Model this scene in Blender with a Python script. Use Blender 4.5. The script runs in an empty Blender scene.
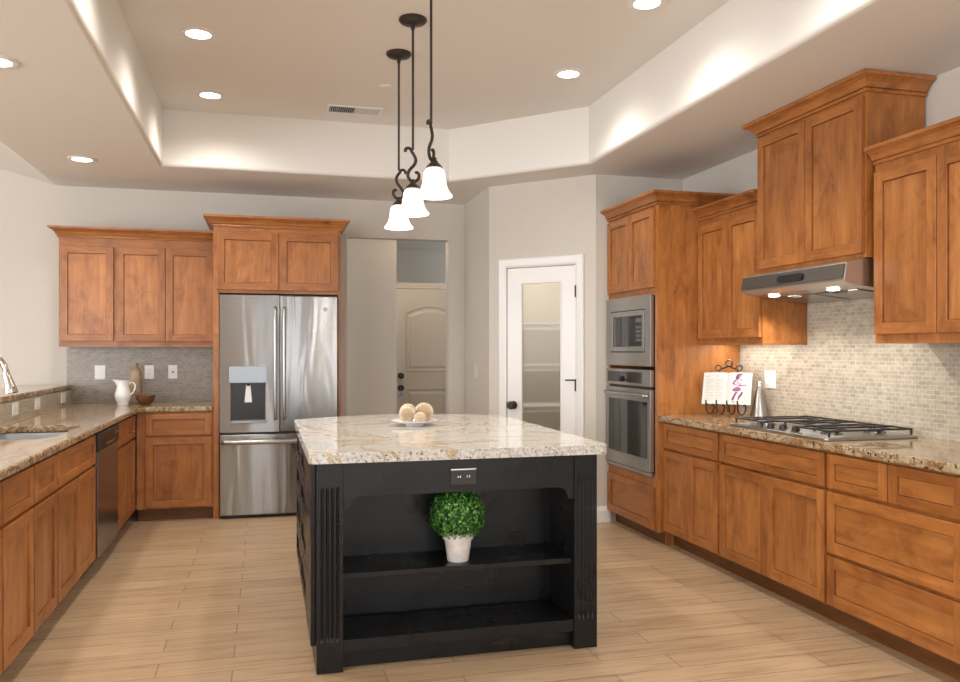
import bpy, bmesh, math, random
from mathutils import Vector, Matrix

# ------------------------------------------------------------------ camera, world, light, exposure
scene = bpy.context.scene
COL = scene.collection
rnd = random.Random(7)
PI = math.pi

FPX, CAM_H = 812.0, 1.337
YAW = math.atan(215.0 / FPX)
cd = bpy.data.cameras.new('camera')
cam = bpy.data.objects.new('camera', cd)
COL.objects.link(cam)
cam.location = (0, 0, CAM_H)
cam.rotation_euler = (PI / 2, 0, -YAW)
cd.sensor_width = 36.0
cd.sensor_fit = 'HORIZONTAL'
cd.lens = FPX / 960.0 * 36.0
cd.shift_y = (350.0 - 341.0) / 960.0
cd.clip_start = 0.05
scene.camera = cam

world = bpy.data.worlds.new('world')
scene.world = world
world.use_nodes = True
wb = world.node_tree.nodes['Background']
wb.inputs[0].default_value = (0.78, 0.88, 1.0, 1)
wb.inputs[1].default_value = 2.0

vs = scene.view_settings
vs.view_transform = 'Standard'
vs.look = 'None'
vs.gamma = 1.0
vs.exposure = 0.17
vs.use_curve_mapping = False
scene.cycles.max_bounces = 10
scene.cycles.diffuse_bounces = 6
scene.cycles.sample_clamp_indirect = 4.0
scene.cycles.use_denoising = True


def area(name, loc, rot, sx, sy, power, color, spread=PI):
    d = bpy.data.lights.new(name, 'AREA')
    d.shape = 'RECTANGLE'
    d.size, d.size_y = sx, sy
    d.energy = power
    d.color = color
    d.spread = spread
    o = bpy.data.objects.new(name, d)
    o.location = loc
    o.rotation_euler = rot
    COL.objects.link(o)
    return o


DAY = (0.98, 0.985, 1.0)
# daylight entering by the rear windows (behind the camera) and the side windows of the living room
area('daylight_rear', (-4.2, -4.9, 1.5), (PI / 2 + 0.30, 0, -0.5), 3.0, 2.1, 230, DAY)
area('daylight_rear_narrow', (0.92, -4.9, 1.25), (PI / 2, 0, 0), 0.40, 2.3, 36, (0.88, 0.94, 1.0))
area('daylight_rear_slot', (-0.45, -4.9, 1.25), (PI / 2, 0, 0), 0.22, 2.3, 18, (0.90, 0.95, 1.0))
area('daylight_rear_right', (2.6, -4.9, 1.5), (PI / 2 + 0.35, 0, 0), 0.9, 2.1, 55, DAY)
area('daylight_side', (-6.3, 2.5, 1.6), (PI / 2 + 0.12, 0, -PI / 2), 5.0, 2.1, 210, DAY)
WARM = (1.0, 0.93, 0.84)
CAN_W = 41.0
PENDANT_W = 12.0

# ------------------------------------------------------------------ materials
def new_mat(name):
    m = bpy.data.materials.new(name)
    m.use_nodes = True
    nt = m.node_tree
    return m, nt, nt.nodes['Principled BSDF']


def simple(name, col, rough=0.5, metal=0.0, emit=None, estr=0.0, spec=None, trans=0.0, coat=0.0):
    m, nt, b = new_mat(name)
    b.inputs['Base Color'].default_value = (*col, 1)
    b.inputs['Roughness'].default_value = rough
    b.inputs['Metallic'].default_value = metal
    if emit:
        b.inputs['Emission Color'].default_value = (*emit, 1)
        b.inputs['Emission Strength'].default_value = estr
    if spec is not None:
        b.inputs['Specular IOR Level'].default_value = spec
    if trans:
        b.inputs['Transmission Weight'].default_value = trans
    if coat:
        b.inputs['Coat Weight'].default_value = coat
        b.inputs['Coat Roughness'].default_value = 0.1
    return m


def N(nt, typ, **kw):
    n = nt.nodes.new(typ)
    for k, v in kw.items():
        if k in n.inputs:
            n.inputs[k].default_value = v
        else:
            setattr(n, k, v)
    return n


def ramp(nt, fac, stops):
    r = nt.nodes.new('ShaderNodeValToRGB')
    e = r.color_ramp.elements
    while len(e) < len(stops):
        e.new(0.5)
    for i, (p, c) in enumerate(stops):
        e[i].position = p
        e[i].color = (*c, 1) if len(c) == 3 else c
    nt.links.new(fac, r.inputs[0])
    return r


def mixc(nt, fac, a, b, mode='MIX'):
    m = nt.nodes.new('ShaderNodeMix')
    m.data_type = 'RGBA'
    m.blend_type = mode
    for sock, v in ((m.inputs[0], fac), (m.inputs[6], a), (m.inputs[7], b)):
        if isinstance(v, (int, float)):
            sock.default_value = v
        elif isinstance(v, tuple):
            sock.default_value = (*v, 1)
        else:
            nt.links.new(v, sock)
    return m.outputs[2]


def bump(nt, b, height, strength, dist=0.002):
    bp = N(nt, 'ShaderNodeBump', Strength=strength, Distance=dist)
    nt.links.new(height, bp.inputs['Height'])
    nt.links.new(bp.outputs[0], b.inputs['Normal'])


def coords_obj(nt, scale, jitter=True):
    tc = nt.nodes.new('ShaderNodeTexCoord')
    out = tc.outputs['Object']
    if jitter:
        oi = nt.nodes.new('ShaderNodeObjectInfo')
        mul = N(nt, 'ShaderNodeMath', operation='MULTIPLY')
        mul.inputs[1].default_value = 53.0
        nt.links.new(oi.outputs['Random'], mul.inputs[0])
        add = N(nt, 'ShaderNodeVectorMath', operation='ADD')
        nt.links.new(out, add.inputs[0])
        nt.links.new(mul.outputs[0], add.inputs[1])
        out = add.outputs[0]
    mp = nt.nodes.new('ShaderNodeMapping')
    mp.inputs['Scale'].default_value = scale
    nt.links.new(out, mp.inputs[0])
    return mp.outputs[0]


def coords_world(nt, scale=(1, 1, 1), rot=(0, 0, 0)):
    g = nt.nodes.new('ShaderNodeNewGeometry')
    mp = nt.nodes.new('ShaderNodeMapping')
    mp.inputs['Scale'].default_value = scale
    mp.inputs['Rotation'].default_value = rot
    nt.links.new(g.outputs['Position'], mp.inputs[0])
    return mp.outputs[0]


def wood(name, scale, tint=(1, 1, 1), rough=0.33):
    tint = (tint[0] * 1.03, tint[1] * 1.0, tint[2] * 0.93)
    m, nt, b = new_mat(name)
    co = coords_obj(nt, scale)
    n1 = N(nt, 'ShaderNodeTexNoise', Scale=1.0, Detail=8.0, Roughness=0.66, Distortion=1.6)
    nt.links.new(co, n1.inputs['Vector'])
    t = lambda c: tuple(c[i] * tint[i] for i in range(3))
    r1 = ramp(nt, n1.outputs['Fac'], [(0.22, t((0.21, 0.075, 0.020))), (0.42, t((0.335, 0.130, 0.036))), (0.58, t((0.405, 0.168, 0.050))), (0.80, t((0.49, 0.225, 0.078)))])
    # fine fibres
    cof = coords_obj(nt, tuple(s_ * 7 if s_ > 4 else s_ * 1.5 for s_ in scale))
    nf = N(nt, 'ShaderNodeTexNoise', Scale=1.0, Detail=4.0, Roughness=0.6)
    nt.links.new(cof, nf.inputs['Vector'])
    rf = ramp(nt, nf.outputs['Fac'], [(0.30, (0.86, 0.83, 0.81)), (0.6, (1.04, 1.04, 1.04))])
    # slow cloudy blotches of stain
    co2 = coords_obj(nt, tuple(3.0 if s_ > 4 else 1.9 for s_ in scale))
    n2 = N(nt, 'ShaderNodeTexNoise', Scale=1.5, Detail=6.0, Roughness=0.65, Distortion=1.8)
    nt.links.new(co2, n2.inputs['Vector'])
    r2 = ramp(nt, n2.outputs['Fac'], [(0.30, (0.64, 0.57, 0.53)), (0.48, (0.97, 0.96, 0.95)), (0.75, (1.16, 1.16, 1.14))])
    c = mixc(nt, 1.0, r1.outputs[0], r2.outputs[0], 'MULTIPLY')
    c = mixc(nt, 1.0, c, rf.outputs[0], 'MULTIPLY')
    # one tone per piece
    oi = nt.nodes.new('ShaderNodeObjectInfo')
    r3 = ramp(nt, oi.outputs['Random'], [(0.0, (0.87, 0.84, 0.82)), (1.0, (1.10, 1.10, 1.10))])
    c = mixc(nt, 1.0, c, r3.outputs[0], 'MULTIPLY')
    # small dark knots
    co3 = coords_obj(nt, tuple(3.2 if s > 8 else 2.0 for s in scale))
    v = N(nt, 'ShaderNodeTexVoronoi', Scale=1.0)
    nt.links.new(co3, v.inputs['Vector'])
    r4 = ramp(nt, v.outputs['Distance'], [(0.015, (0.30, 0.25, 0.22)), (0.05, (0.75, 0.7, 0.68)), (0.10, (1, 1, 1))])
    c = mixc(nt, 0.8, c, r4.outputs[0], 'MULTIPLY')
    nt.links.new(c, b.inputs['Base Color'])
    b.inputs['Roughness'].default_value = rough
    b.inputs['Specular IOR Level'].default_value = 0.45
    bump(nt, b, n1.outputs['Fac'], 0.06, 0.001)
    return m


WOOD_V = wood('alder_upright_grain', (8, 8, 1.5))
WOOD_H = wood('alder_level_grain', (1.5, 8, 8))
WOOD_FV = wood('alder_stile', (11, 11, 2.0), tint=(0.95, 0.92, 0.88))
WOOD_FH = wood('alder_rail', (2.0, 11, 11), tint=(0.95, 0.92, 0.88))
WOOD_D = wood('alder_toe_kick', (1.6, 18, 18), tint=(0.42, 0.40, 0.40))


def paint(name, col, bumpiness=0.25, rough=0.75):
    m, nt, b = new_mat(name)
    b.inputs['Base Color'].default_value = (*col, 1)
    b.inputs['Roughness'].default_value = rough
    b.inputs['Specular IOR Level'].default_value = 0.25
    n = N(nt, 'ShaderNodeTexNoise', Scale=75.0, Detail=3.0, Roughness=0.55)
    nt.links.new(coords_world(nt), n.inputs['Vector'])
    bump(nt, b, n.outputs['Fac'], bumpiness, 0.003)
    return m


WALL = paint('greige_wall_paint', (0.60, 0.562, 0.505))
CEIL = paint('ceiling_paint', (0.78, 0.76, 0.725), 0.2)
TRIMW = simple('white_trim_paint', (0.80, 0.80, 0.785), 0.35)
HALLDOOR = simple('hall_door_paint', (0.60, 0.56, 0.505), 0.4)


def tile_mat(name, c1, c2, c3, mort):
    m, nt, b = new_mat(name)
    g = nt.nodes.new('ShaderNodeNewGeometry')
    s = nt.nodes.new('ShaderNodeSeparateXYZ')
    nt.links.new(g.outputs['Position'], s.inputs[0])
    a = N(nt, 'ShaderNodeMath', operation='ADD')
    nt.links.new(s.outputs[0], a.inputs[0])
    nt.links.new(s.outputs[1], a.inputs[1])
    c = nt.nodes.new('ShaderNodeCombineXYZ')
    nt.links.new(a.outputs[0], c.inputs[0])
    nt.links.new(s.outputs[2], c.inputs[1])
    br = N(nt, 'ShaderNodeTexBrick', Scale=1.0)
    br.offset = 0.5
    br.inputs['Brick Width'].default_value = 0.046
    br.inputs['Row Height'].default_value = 0.0232
    br.inputs['Mortar Size'].default_value = 0.0022
    br.inputs['Mortar Smooth'].default_value = 0.25
    br.inputs['Bias'].default_value = 0.0
    br.inputs['Color1'].default_value = (*c1, 1)
    br.inputs['Color2'].default_value = (*c2, 1)
    br.inputs['Mortar'].default_value = (*mort, 1)
    nt.links.new(c.outputs[0], br.inputs['Vector'])
    n = N(nt, 'ShaderNodeTexNoise', Scale=22.0, Detail=4.0, Roughness=0.7)
    nt.links.new(c.outputs[0], n.inputs['Vector'])
    rr = ramp(nt, n.outputs['Fac'], [(0.3, (0.72, 0.72, 0.72)), (0.55, (1, 1, 1)), (0.75, (1.2, 1.18, 1.14))])
    col = mixc(nt, 0.8, br.outputs['Color'], rr.outputs[0], 'MULTIPLY')
    nt.links.new(col, b.inputs['Base Color'])
    b.inputs['Roughness'].default_value = 0.32
    inv = N(nt, 'ShaderNodeMath', operation='SUBTRACT')
    inv.inputs[0].default_value = 1.0
    nt.links.new(br.outputs['Fac'], inv.inputs[1])
    bump(nt, b, inv.outputs[0], 0.5, 0.002)
    return m


TILE = tile_mat('stone_mosaic', (0.37, 0.325, 0.255), (0.50, 0.445, 0.355), None, (0.54, 0.49, 0.41))
TILE_B = tile_mat('shaded_stone_mosaic', (0.245, 0.215, 0.175), (0.345, 0.305, 0.255), None, (0.39, 0.35, 0.30))  # same mosaic in darker colours, shade of the back wall painted in


def granite(name, base, mid, vein, dark, flow_rot, flow_scale, speck, dark_amt, grain, wid):
    m, nt, b = new_mat(name)
    co = coords_world(nt, flow_scale, flow_rot)
    n1 = N(nt, 'ShaderNodeTexNoise', Scale=1.0, Detail=8.0, Roughness=0.62, Distortion=2.2)
    nt.links.new(co, n1.inputs['Vector'])
    r1 = ramp(nt, n1.outputs['Fac'], [(0.30, mid), (0.5 - wid, base), (0.50, vein), (0.5 + wid * 0.7, base), (0.72, mid)])
    co2 = coords_world(nt)
    n2 = N(nt, 'ShaderNodeTexNoise', Scale=grain, Detail=7.0, Roughness=0.8)
    nt.links.new(co2, n2.inputs['Vector'])
    r2 = ramp(nt, n2.outputs['Fac'], [(0.34, (0.45, 0.41, 0.37)), (0.50, (1, 1, 1)), (0.66, (1.25, 1.25, 1.27))])
    c = mixc(nt, 1.0, r1.outputs[0], r2.outputs[0], 'MULTIPLY')
    v = N(nt, 'ShaderNodeTexNoise', Scale=speck, Detail=3.0, Roughness=0.6, Distortion=0.4)
    nt.links.new(co2, v.inputs['Vector'])
    r3 = ramp(nt, v.outputs['Fac'], [(dark_amt, (1, 1, 1)), (dark_amt + 0.035, (0, 0, 0))])
    c = mixc(nt, r3.outputs[0], c, dark)
    nt.links.new(c, b.inputs['Base Color'])
    b.inputs['Roughness'].default_value = 0.07
    b.inputs['Specular IOR Level'].default_value = 0.45
    return m


GRAN_P = granite('golden_granite', (0.45, 0.355, 0.235), (0.29, 0.20, 0.11), (0.25, 0.135, 0.05), (0.05, 0.028, 0.02), (0, 0, 0.25), (4.5, 1.5, 3.0), 44.0, 0.375, 38.0, 0.06)
GRAN_I = granite('cream_granite', (0.60, 0.585, 0.55), (0.54, 0.52, 0.485), (0.47, 0.32, 0.16), (0.09, 0.085, 0.08), (0, 0, 0.5), (0.75, 0.95, 0.8), 85.0, 0.355, 70.0, 0.028)


def floor_mat():
    m, nt, b = new_mat('oak_plank_tile')
    co = coords_world(nt)
    br = N(nt, 'ShaderNodeTexBrick', Scale=1.0)
    br.offset = 0.3333
    br.offset_frequency = 2
    br.inputs['Brick Width'].default_value = 0.915
    br.inputs['Row Height'].default_value = 0.15
    br.inputs['Mortar Size'].default_value = 0.0022
    br.inputs['Mortar Smooth'].default_value = 0.1
    br.inputs['Color1'].default_value = (0.415, 0.292, 0.182, 1)
    br.inputs['Color2'].default_value = (0.49, 0.355, 0.228, 1)
    br.inputs['Mortar'].default_value = (0.20, 0.145, 0.095, 1)
    mp = nt.nodes.new('ShaderNodeMapping')
    mp.inputs['Location'].default_value = (0.131, 0.06, 0)
    nt.links.new(co, mp.inputs[0])
    nt.links.new(mp.outputs[0], br.inputs['Vector'])
    n1 = N(nt, 'ShaderNodeTexNoise', Scale=1.0, Detail=6.0, Roughness=0.6, Distortion=0.7)
    nt.links.new(coords_world(nt, (2.4, 30, 1)), n1.inputs['Vector'])
    r1 = ramp(nt, n1.outputs['Fac'], [(0.26, (0.60, 0.52, 0.44)), (0.44, (0.92, 0.90, 0.87)), (0.55, (1.03, 1.03, 1.03)), (0.75, (1.14, 1.14, 1.14))])
    c = mixc(nt, 0.85, br.outputs['Color'], r1.outputs[0], 'MULTIPLY')
    nt.links.new(c, b.inputs['Base Color'])
    b.inputs['Roughness'].default_value = 0.38
    b.inputs['Specular IOR Level'].default_value = 0.4
    inv = N(nt, 'ShaderNodeMath', operation='SUBTRACT')
    inv.inputs[0].default_value = 1.0
    nt.links.new(br.outputs['Fac'], inv.inputs[1])
    bump(nt, b, inv.outputs[0], 0.3, 0.001)
    return m


FLOOR = floor_mat()


def steel(name, col, rough, wav=0.0, aniso=0.0):
    m, nt, b = new_mat(name)
    b.inputs['Base Color'].default_value = (*col, 1)
    b.inputs['Metallic'].default_value = 1.0
    b.inputs['Roughness'].default_value = rough
    b.inputs['Anisotropic'].default_value = aniso
    tg = nt.nodes.new('ShaderNodeTangent')
    tg.direction_type = 'RADIAL'
    tg.axis = 'Z'
    nt.links.new(tg.outputs[0], b.inputs['Tangent'])
    b.inputs['Anisotropic Rotation'].default_value = 0.25
    if wav:
        n2 = N(nt, 'ShaderNodeTexNoise', Scale=1.0, Detail=1.0, Distortion=0.6)
        nt.links.new(coords_obj(nt, (7, 7, 1.1)), n2.inputs['Vector'])
        bump(nt, b, n2.outputs['Fac'], wav, 0.02)
    return m


STEEL_F = steel('fridge_steel', (0.30, 0.292, 0.285), 0.25, 0.22, 0.95)
STEEL = steel('brushed_steel', (0.43, 0.425, 0.42), 0.28, 0.0, 0.7)
STEEL_D = steel('dark_steel', (0.26, 0.25, 0.245), 0.24)
CHROME = simple('polished_nickel', (0.66, 0.64, 0.61), 0.13, 1.0)
BLACKP = simple('black_plastic', (0.012, 0.012, 0.013), 0.35)
BLACKG = simple('black_oven_glass', (0.02, 0.02, 0.021), 0.06, spec=0.7)
IRON = simple('black_iron', (0.022, 0.021, 0.02), 0.38)
BRONZE = simple('oil_rubbed_bronze', (0.045, 0.035, 0.029), 0.45, 0.4)
GREYP = simple('grey_plastic', (0.16, 0.16, 0.165), 0.4)
SILVERP = simple('silver_panel', (0.30, 0.33, 0.36), 0.3, 0.6)
WHITEP = simple('white_plastic', (0.82, 0.83, 0.83), 0.3)
CERAMIC = simple('white_ceramic', (0.82, 0.82, 0.82), 0.12)
LENS = simple('lamp_lens', (1, 1, 1), 0.4, emit=(1.0, 0.93, 0.82), estr=9.0)
SHADE = simple('alabaster_glass', (0.9, 0.88, 0.84), 0.35, emit=(1.0, 0.90, 0.76), estr=1.3)
LED = simple('led_strip', (1, 1, 1), 0.4, emit=(1.0, 0.9, 0.74), estr=5.0)
PAPER = simple('book_paper', (0.66, 0.645, 0.60), 0.6)
INK = simple('grey_print', (0.36, 0.34, 0.33), 0.7)
PURPLE = simple('purple_print', (0.17, 0.06, 0.18), 0.6)
PURPLE_L = simple('pink_purple_print', (0.30, 0.09, 0.27), 0.6)
SMOKE = simple('dark_gap', (0.015, 0.012, 0.01), 0.8)


def island_paint():
    m, nt, b = new_mat('distressed_black_paint')
    n = N(nt, 'ShaderNodeTexNoise', Scale=1.0, Detail=5.0, Roughness=0.7, Distortion=0.5)
    nt.links.new(coords_obj(nt, (2.2, 8, 14), False), n.inputs['Vector'])
    r = ramp(nt, n.outputs['Fac'], [(0.0, (0.0058, 0.0058, 0.0068)), (0.62, (0.007, 0.0068, 0.007)), (0.80, (0.05, 0.03, 0.018)), (0.92, (0.10, 0.06, 0.035))])
    nt.links.new(r.outputs[0], b.inputs['Base Color'])
    n2 = N(nt, 'ShaderNodeTexNoise', Scale=6.0, Detail=3.0)
    nt.links.new(coords_world(nt), n2.inputs['Vector'])
    r2 = ramp(nt, n2.outputs['Fac'], [(0.3, (0.24,) * 3), (0.7, (0.38,) * 3)])
    nt.links.new(r2.outputs[0], b.inputs['Roughness'])
    b.inputs['Specular IOR Level'].default_value = 0.33
    return m


ISL = island_paint()


def frosted():
    m, nt, b = new_mat('frosted_glass')
    b.inputs['Base Color'].default_value = (0.93, 0.93, 0.91, 1)
    b.inputs['Roughness'].default_value = 0.16
    b.inputs['Transmission Weight'].default_value = 1.0
    b.inputs['IOR'].default_value = 1.2
    return m


FROST = frosted()
def pane():
    m, nt, b = new_mat('window_glass')
    b.inputs['Roughness'].default_value = 0.02
    tr = nt.nodes.new('ShaderNodeBsdfTransparent')
    mx = nt.nodes.new('ShaderNodeMixShader')
    mx.inputs[0].default_value = 0.06
    nt.links.new(tr.outputs[0], mx.inputs[1])
    nt.links.new(b.outputs[0], mx.inputs[2])
    nt.links.new(mx.outputs[0], nt.nodes['Material Output'].inputs[0])
    return m


CLEAR = pane()


def leaf_mat():
    m, nt, b = new_mat('boxwood_leaf')
    g = nt.nodes.new('ShaderNodeNewGeometry')
    r = ramp(nt, g.outputs['Random Per Island'], [(0.0, (0.018, 0.085, 0.012)), (0.55, (0.045, 0.19, 0.022)), (0.85, (0.10, 0.30, 0.04)), (1.0, (0.26, 0.50, 0.11))])
    nt.links.new(r.outputs[0], b.inputs['Base Color'])
    b.inputs['Roughness'].default_value = 0.45
    return m


def mottled(name, c1, c2, scale, rough=0.7):
    m, nt, b = new_mat(name)
    n = N(nt, 'ShaderNodeTexNoise', Scale=scale, Detail=5.0, Roughness=0.65)
    nt.links.new(coords_obj(nt, (1, 1, 1)), n.inputs['Vector'])
    r = ramp(nt, n.outputs['Fac'], [(0.35, c1), (0.65, c2)])
    nt.links.new(r.outputs[0], b.inputs['Base Color'])
    b.inputs['Roughness'].default_value = rough
    return m


LEAF = leaf_mat()
POT = mottled('whitewashed_clay', (0.62, 0.58, 0.53), (0.78, 0.76, 0.72), 22)
TAUPE = mottled('taupe_wood', (0.27, 0.20, 0.13), (0.38, 0.29, 0.20), 16)
BOWLW = mottled('dark_carved_wood', (0.07, 0.032, 0.014), (0.20, 0.09, 0.03), 14, 0.3)
RATTAN = mottled('cream_rattan', (0.66, 0.53, 0.38), (0.84, 0.76, 0.63), 60)
RATTAN_C = simple('brown_rattan_core', (0.30, 0.16, 0.07), 0.8)
SOIL = simple('dark_soil', (0.03, 0.02, 0.012), 0.9)

# ------------------------------------------------------------------ mesh helpers
class MB:
    def __init__(self):
        self.v, self.f, self.m = [], [], []

    def add(self, vs, fs, mi=0):
        o = len(self.v)
        self.v += [tuple(p) for p in vs]
        for k, f in enumerate(fs):
            self.f.append(tuple(i + o for i in f))
            self.m.append(mi[k] if isinstance(mi, (list, tuple)) else mi)
        return self

    def box(self, x0, x1, y0, y1, z0, z1, mi=0):
        v = [(x, y, z) for z in (z0, z1) for y in (y0, y1) for x in (x0, x1)]
        return self.add(v, [(0, 2, 3, 1), (4, 5, 7, 6), (0, 1, 5, 4), (2, 6, 7, 3), (0, 4, 6, 2), (1, 3, 7, 5)], mi)

    def prism(self, poly, a0, a1, axis='z', mi=0):
        """poly: 2D outline, extruded along axis between a0 and a1 (any winding)."""
        n = len(poly)
        def mk(p, a):
            return {'z': (p[0], p[1], a), 'y': (p[0], a, p[1]), 'x': (a, p[0], p[1])}[axis]
        v = [mk(p, a0) for p in poly] + [mk(p, a1) for p in poly]
        f = [tuple(range(n - 1, -1, -1)), tuple(range(n, 2 * n))]
        f += [(i, (i + 1) % n, n + (i + 1) % n, n + i) for i in range(n)]
        return self.add(v, f, mi)

    def lathe(self, prof, c=(0, 0, 0), seg=32, mi=0, axis='z'):
        rings, v, f = [], [], []
        for r, z in prof:
            if r < 1e-6:
                rings.append([len(v)])
                v.append((0, 0, z))
            else:
                rings.append(list(range(len(v), len(v) + seg)))
                v += [(r * math.cos(2 * PI * i / seg), r * math.sin(2 * PI * i / seg), z) for i in range(seg)]
        for a, b in zip(rings, rings[1:]):
            for i in range(seg):
                j = (i + 1) % seg
                if len(a) == 1 and len(b) == 1:
                    continue
                if len(a) == 1:
                    f.append((a[0], b[j], b[i]))
                elif len(b) == 1:
                    f.append((a[i], a[j], b[0]))
                else:
                    f.append((a[i], a[j], b[j], b[i]))
        out = []
        for x, y, z in v:
            if axis == 'y':
                x, y, z = x, z, -y
            elif axis == 'x':
                x, y, z = z, y, -x
            out.append((x + c[0], y + c[1], z + c[2]))
        return self.add(out, f, mi)

    def tube(self, pts, r, seg=10, mi=0):
        P = [Vector(p) for p in pts]
        n = len(P)
        rad = r if isinstance(r, (list, tuple)) else [r] * n
        T = [(P[min(i + 1, n - 1)] - P[max(i - 1, 0)]).normalized() for i in range(n)]
        up = Vector((0, 0, 1)) if abs(T[0].z) < 0.9 else Vector((1, 0, 0))
        nrm = T[0].cross(up).normalized()
        v, f = [], []
        for i in range(n):
            nrm = (nrm - T[i] * nrm.dot(T[i])).normalized()
            bn = T[i].cross(nrm)
            for k in range(seg):
                a = 2 * PI * k / seg
                v.append(P[i] + (nrm * math.cos(a) + bn * math.sin(a)) * rad[i])
        for i in range(n - 1):
            for k in range(seg):
                l = (k + 1) % seg
                f.append((i * seg + k, i * seg + l, (i + 1) * seg + l, (i + 1) * seg + k))
        f.append(tuple(range(seg - 1, -1, -1)))
        f.append(tuple(range((n - 1) * seg, n * seg)))
        return self.add(v, f, mi)

    def ring_frame(self, x0, x1, z0, z1, rx, rz, y0, y1, mv=0, mh=1):
        """connected rectangular frame: stiles (mv) full height, rails (mh) between; front at y0."""
        xs = (x0, x0 + rx, x1 - rx, x1)
        zs = (z0, z0 + rz, z1 - rz, z1)
        v = [(x, y, z) for y in (y0, y1) for z in zs for x in xs]
        id_ = lambda k, j, i: k * 16 + j * 4 + i
        f, m = [], []
        for j in range(3):
            for i in range(3):
                if i == 1 and j == 1:
                    continue
                mm = mh if i == 1 else mv
                f.append((id_(0, j, i), id_(0, j, i + 1), id_(0, j + 1, i + 1), id_(0, j + 1, i)))
                f.append((id_(1, j, i), id_(1, j + 1, i), id_(1, j + 1, i + 1), id_(1, j, i + 1)))
                m += [mm, mm]
        for i in range(3):
            f.append((id_(0, 0, i), id_(1, 0, i), id_(1, 0, i + 1), id_(0, 0, i + 1)))
            f.append((id_(0, 3, i), id_(0, 3, i + 1), id_(1, 3, i + 1), id_(1, 3, i)))
            m += [mh, mh]
            f.append((id_(0, i, 0), id_(0, i + 1, 0), id_(1, i + 1, 0), id_(1, i, 0)))
            f.append((id_(0, i, 3), id_(1, i, 3), id_(1, i + 1, 3), id_(0, i + 1, 3)))
            m += [mv, mv]
        f += [(id_(0, 1, 1), id_(0, 1, 2), id_(1, 1, 2), id_(1, 1, 1)), (id_(0, 2, 1), id_(1, 2, 1), id_(1, 2, 2), id_(0, 2, 2)),
              (id_(0, 1, 1), id_(1, 1, 1), id_(1, 2, 1), id_(0, 2, 1)), (id_(0, 1, 2), id_(0, 2, 2), id_(1, 2, 2), id_(1, 1, 2))]
        m += [mh, mh, mv, mv]
        return self.add(v, f, m)

    def holed_slab(self, outer, holes, z0, z1, mi=0):
        bm = bmesh.new()
        loops = []
        for lp in [outer] + holes:
            vs_ = [bm.verts.new((p[0], p[1], 0)) for p in lp]
            for i in range(len(vs_)):
                bm.edges.new((vs_[i], vs_[(i + 1) % len(vs_)]))
            loops.append(len(vs_))
        bmesh.ops.triangle_fill(bm, use_beauty=True, use_dissolve=False, edges=bm.edges[:])
        bm.verts.index_update()
        v0 = [tuple(v.co) for v in bm.verts]
        tri = [tuple(v.index for v in f.verts) for f in bm.faces]
        bm.free()
        n = len(v0)
        v = [(x, y, z0) for x, y, _ in v0] + [(x, y, z1) for x, y, _ in v0]
        f = [t for t in tri] + [tuple(i + n for i in reversed(t)) for t in tri]
        s = 0
        for L in loops:
            f += [(s + i, s + (i + 1) % L, n + s + (i + 1) % L, n + s + i) for i in range(L)]
            s += L
        return self.add(v, f, mi)

    def grid_wall(self, us, zs, holes, a0, a1, axis):
        """connected wall sheet with thickness a0..a1 along axis ('x' or 'y'); holes = set of (i, j) cells."""
        mk = (lambda u, a, z: (u, a, z)) if axis == 'y' else (lambda u, a, z: (a, u, z))
        nu, nz = len(us), len(zs)
        v = [mk(u, a, z) for a in (a0, a1) for z in zs for u in us]
        idx = lambda k, j, i: k * nu * nz + j * nu + i
        f = []
        solid = lambda i, j: 0 <= i < nu - 1 and 0 <= j < nz - 1 and (i, j) not in holes
        for j in range(nz - 1):
            for i in range(nu - 1):
                if not solid(i, j):
                    continue
                f.append((idx(0, j, i), idx(0, j, i + 1), idx(0, j + 1, i + 1), idx(0, j + 1, i)))
                f.append((idx(1, j, i), idx(1, j + 1, i), idx(1, j + 1, i + 1), idx(1, j, i + 1)))
                if not solid(i, j - 1):
                    f.append((idx(0, j, i), idx(1, j, i), idx(1, j, i + 1), idx(0, j, i + 1)))
                if not solid(i, j + 1):
                    f.append((idx(0, j + 1, i), idx(0, j + 1, i + 1), idx(1, j + 1, i + 1), idx(1, j + 1, i)))
                if not solid(i - 1, j):
                    f.append((idx(0, j, i), idx(0, j + 1, i), idx(1, j + 1, i), idx(1, j, i)))
                if not solid(i + 1, j):
                    f.append((idx(0, j, i + 1), idx(1, j, i + 1), idx(1, j + 1, i + 1), idx(0, j + 1, i + 1)))
        return self.add(v, f)

    def xform(self, M, start=0):
        for i in range(start, len(self.v)):
            self.v[i] = tuple(M @ Vector(self.v[i]))
        return self

    def build(self, name, mats, parent=None, bevel=0.0, seg=2, smooth=None, loc=None, rotz=0.0, fix=True):
        me = bpy.data.meshes.new(name)
        me.from_pydata(self.v, [], self.f)
        if not isinstance(mats, (list, tuple)):
            mats = [mats]
        for m in mats:
            me.materials.append(m)
        me.polygons.foreach_set('material_index', [min(i, len(mats) - 1) for i in self.m])
        if fix:
            bm = bmesh.new()
            bm.from_mesh(me)
            bmesh.ops.remove_doubles(bm, verts=bm.verts[:], dist=1e-6)
            bmesh.ops.recalc_face_normals(bm, faces=bm.faces[:])
            bm.to_mesh(me)
            bm.free()
        if smooth is not None:
            me.polygons.foreach_set('use_smooth', [True] * len(me.polygons))
            me.set_sharp_from_angle(angle=math.radians(smooth))
        me.update()
        o = bpy.data.objects.new(name, me)
        COL.objects.link(o)
        if parent:
            o.parent = parent
        if loc is not None:
            o.location = loc
        o.rotation_euler.z = rotz
        if bevel:
            md = o.modifiers.new('edge', 'BEVEL')
            md.width = bevel
            md.segments = seg
            md.limit_method = 'ANGLE'
            md.angle_limit = math.radians(40)
            md.use_clamp_overlap = True
        return o


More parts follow.
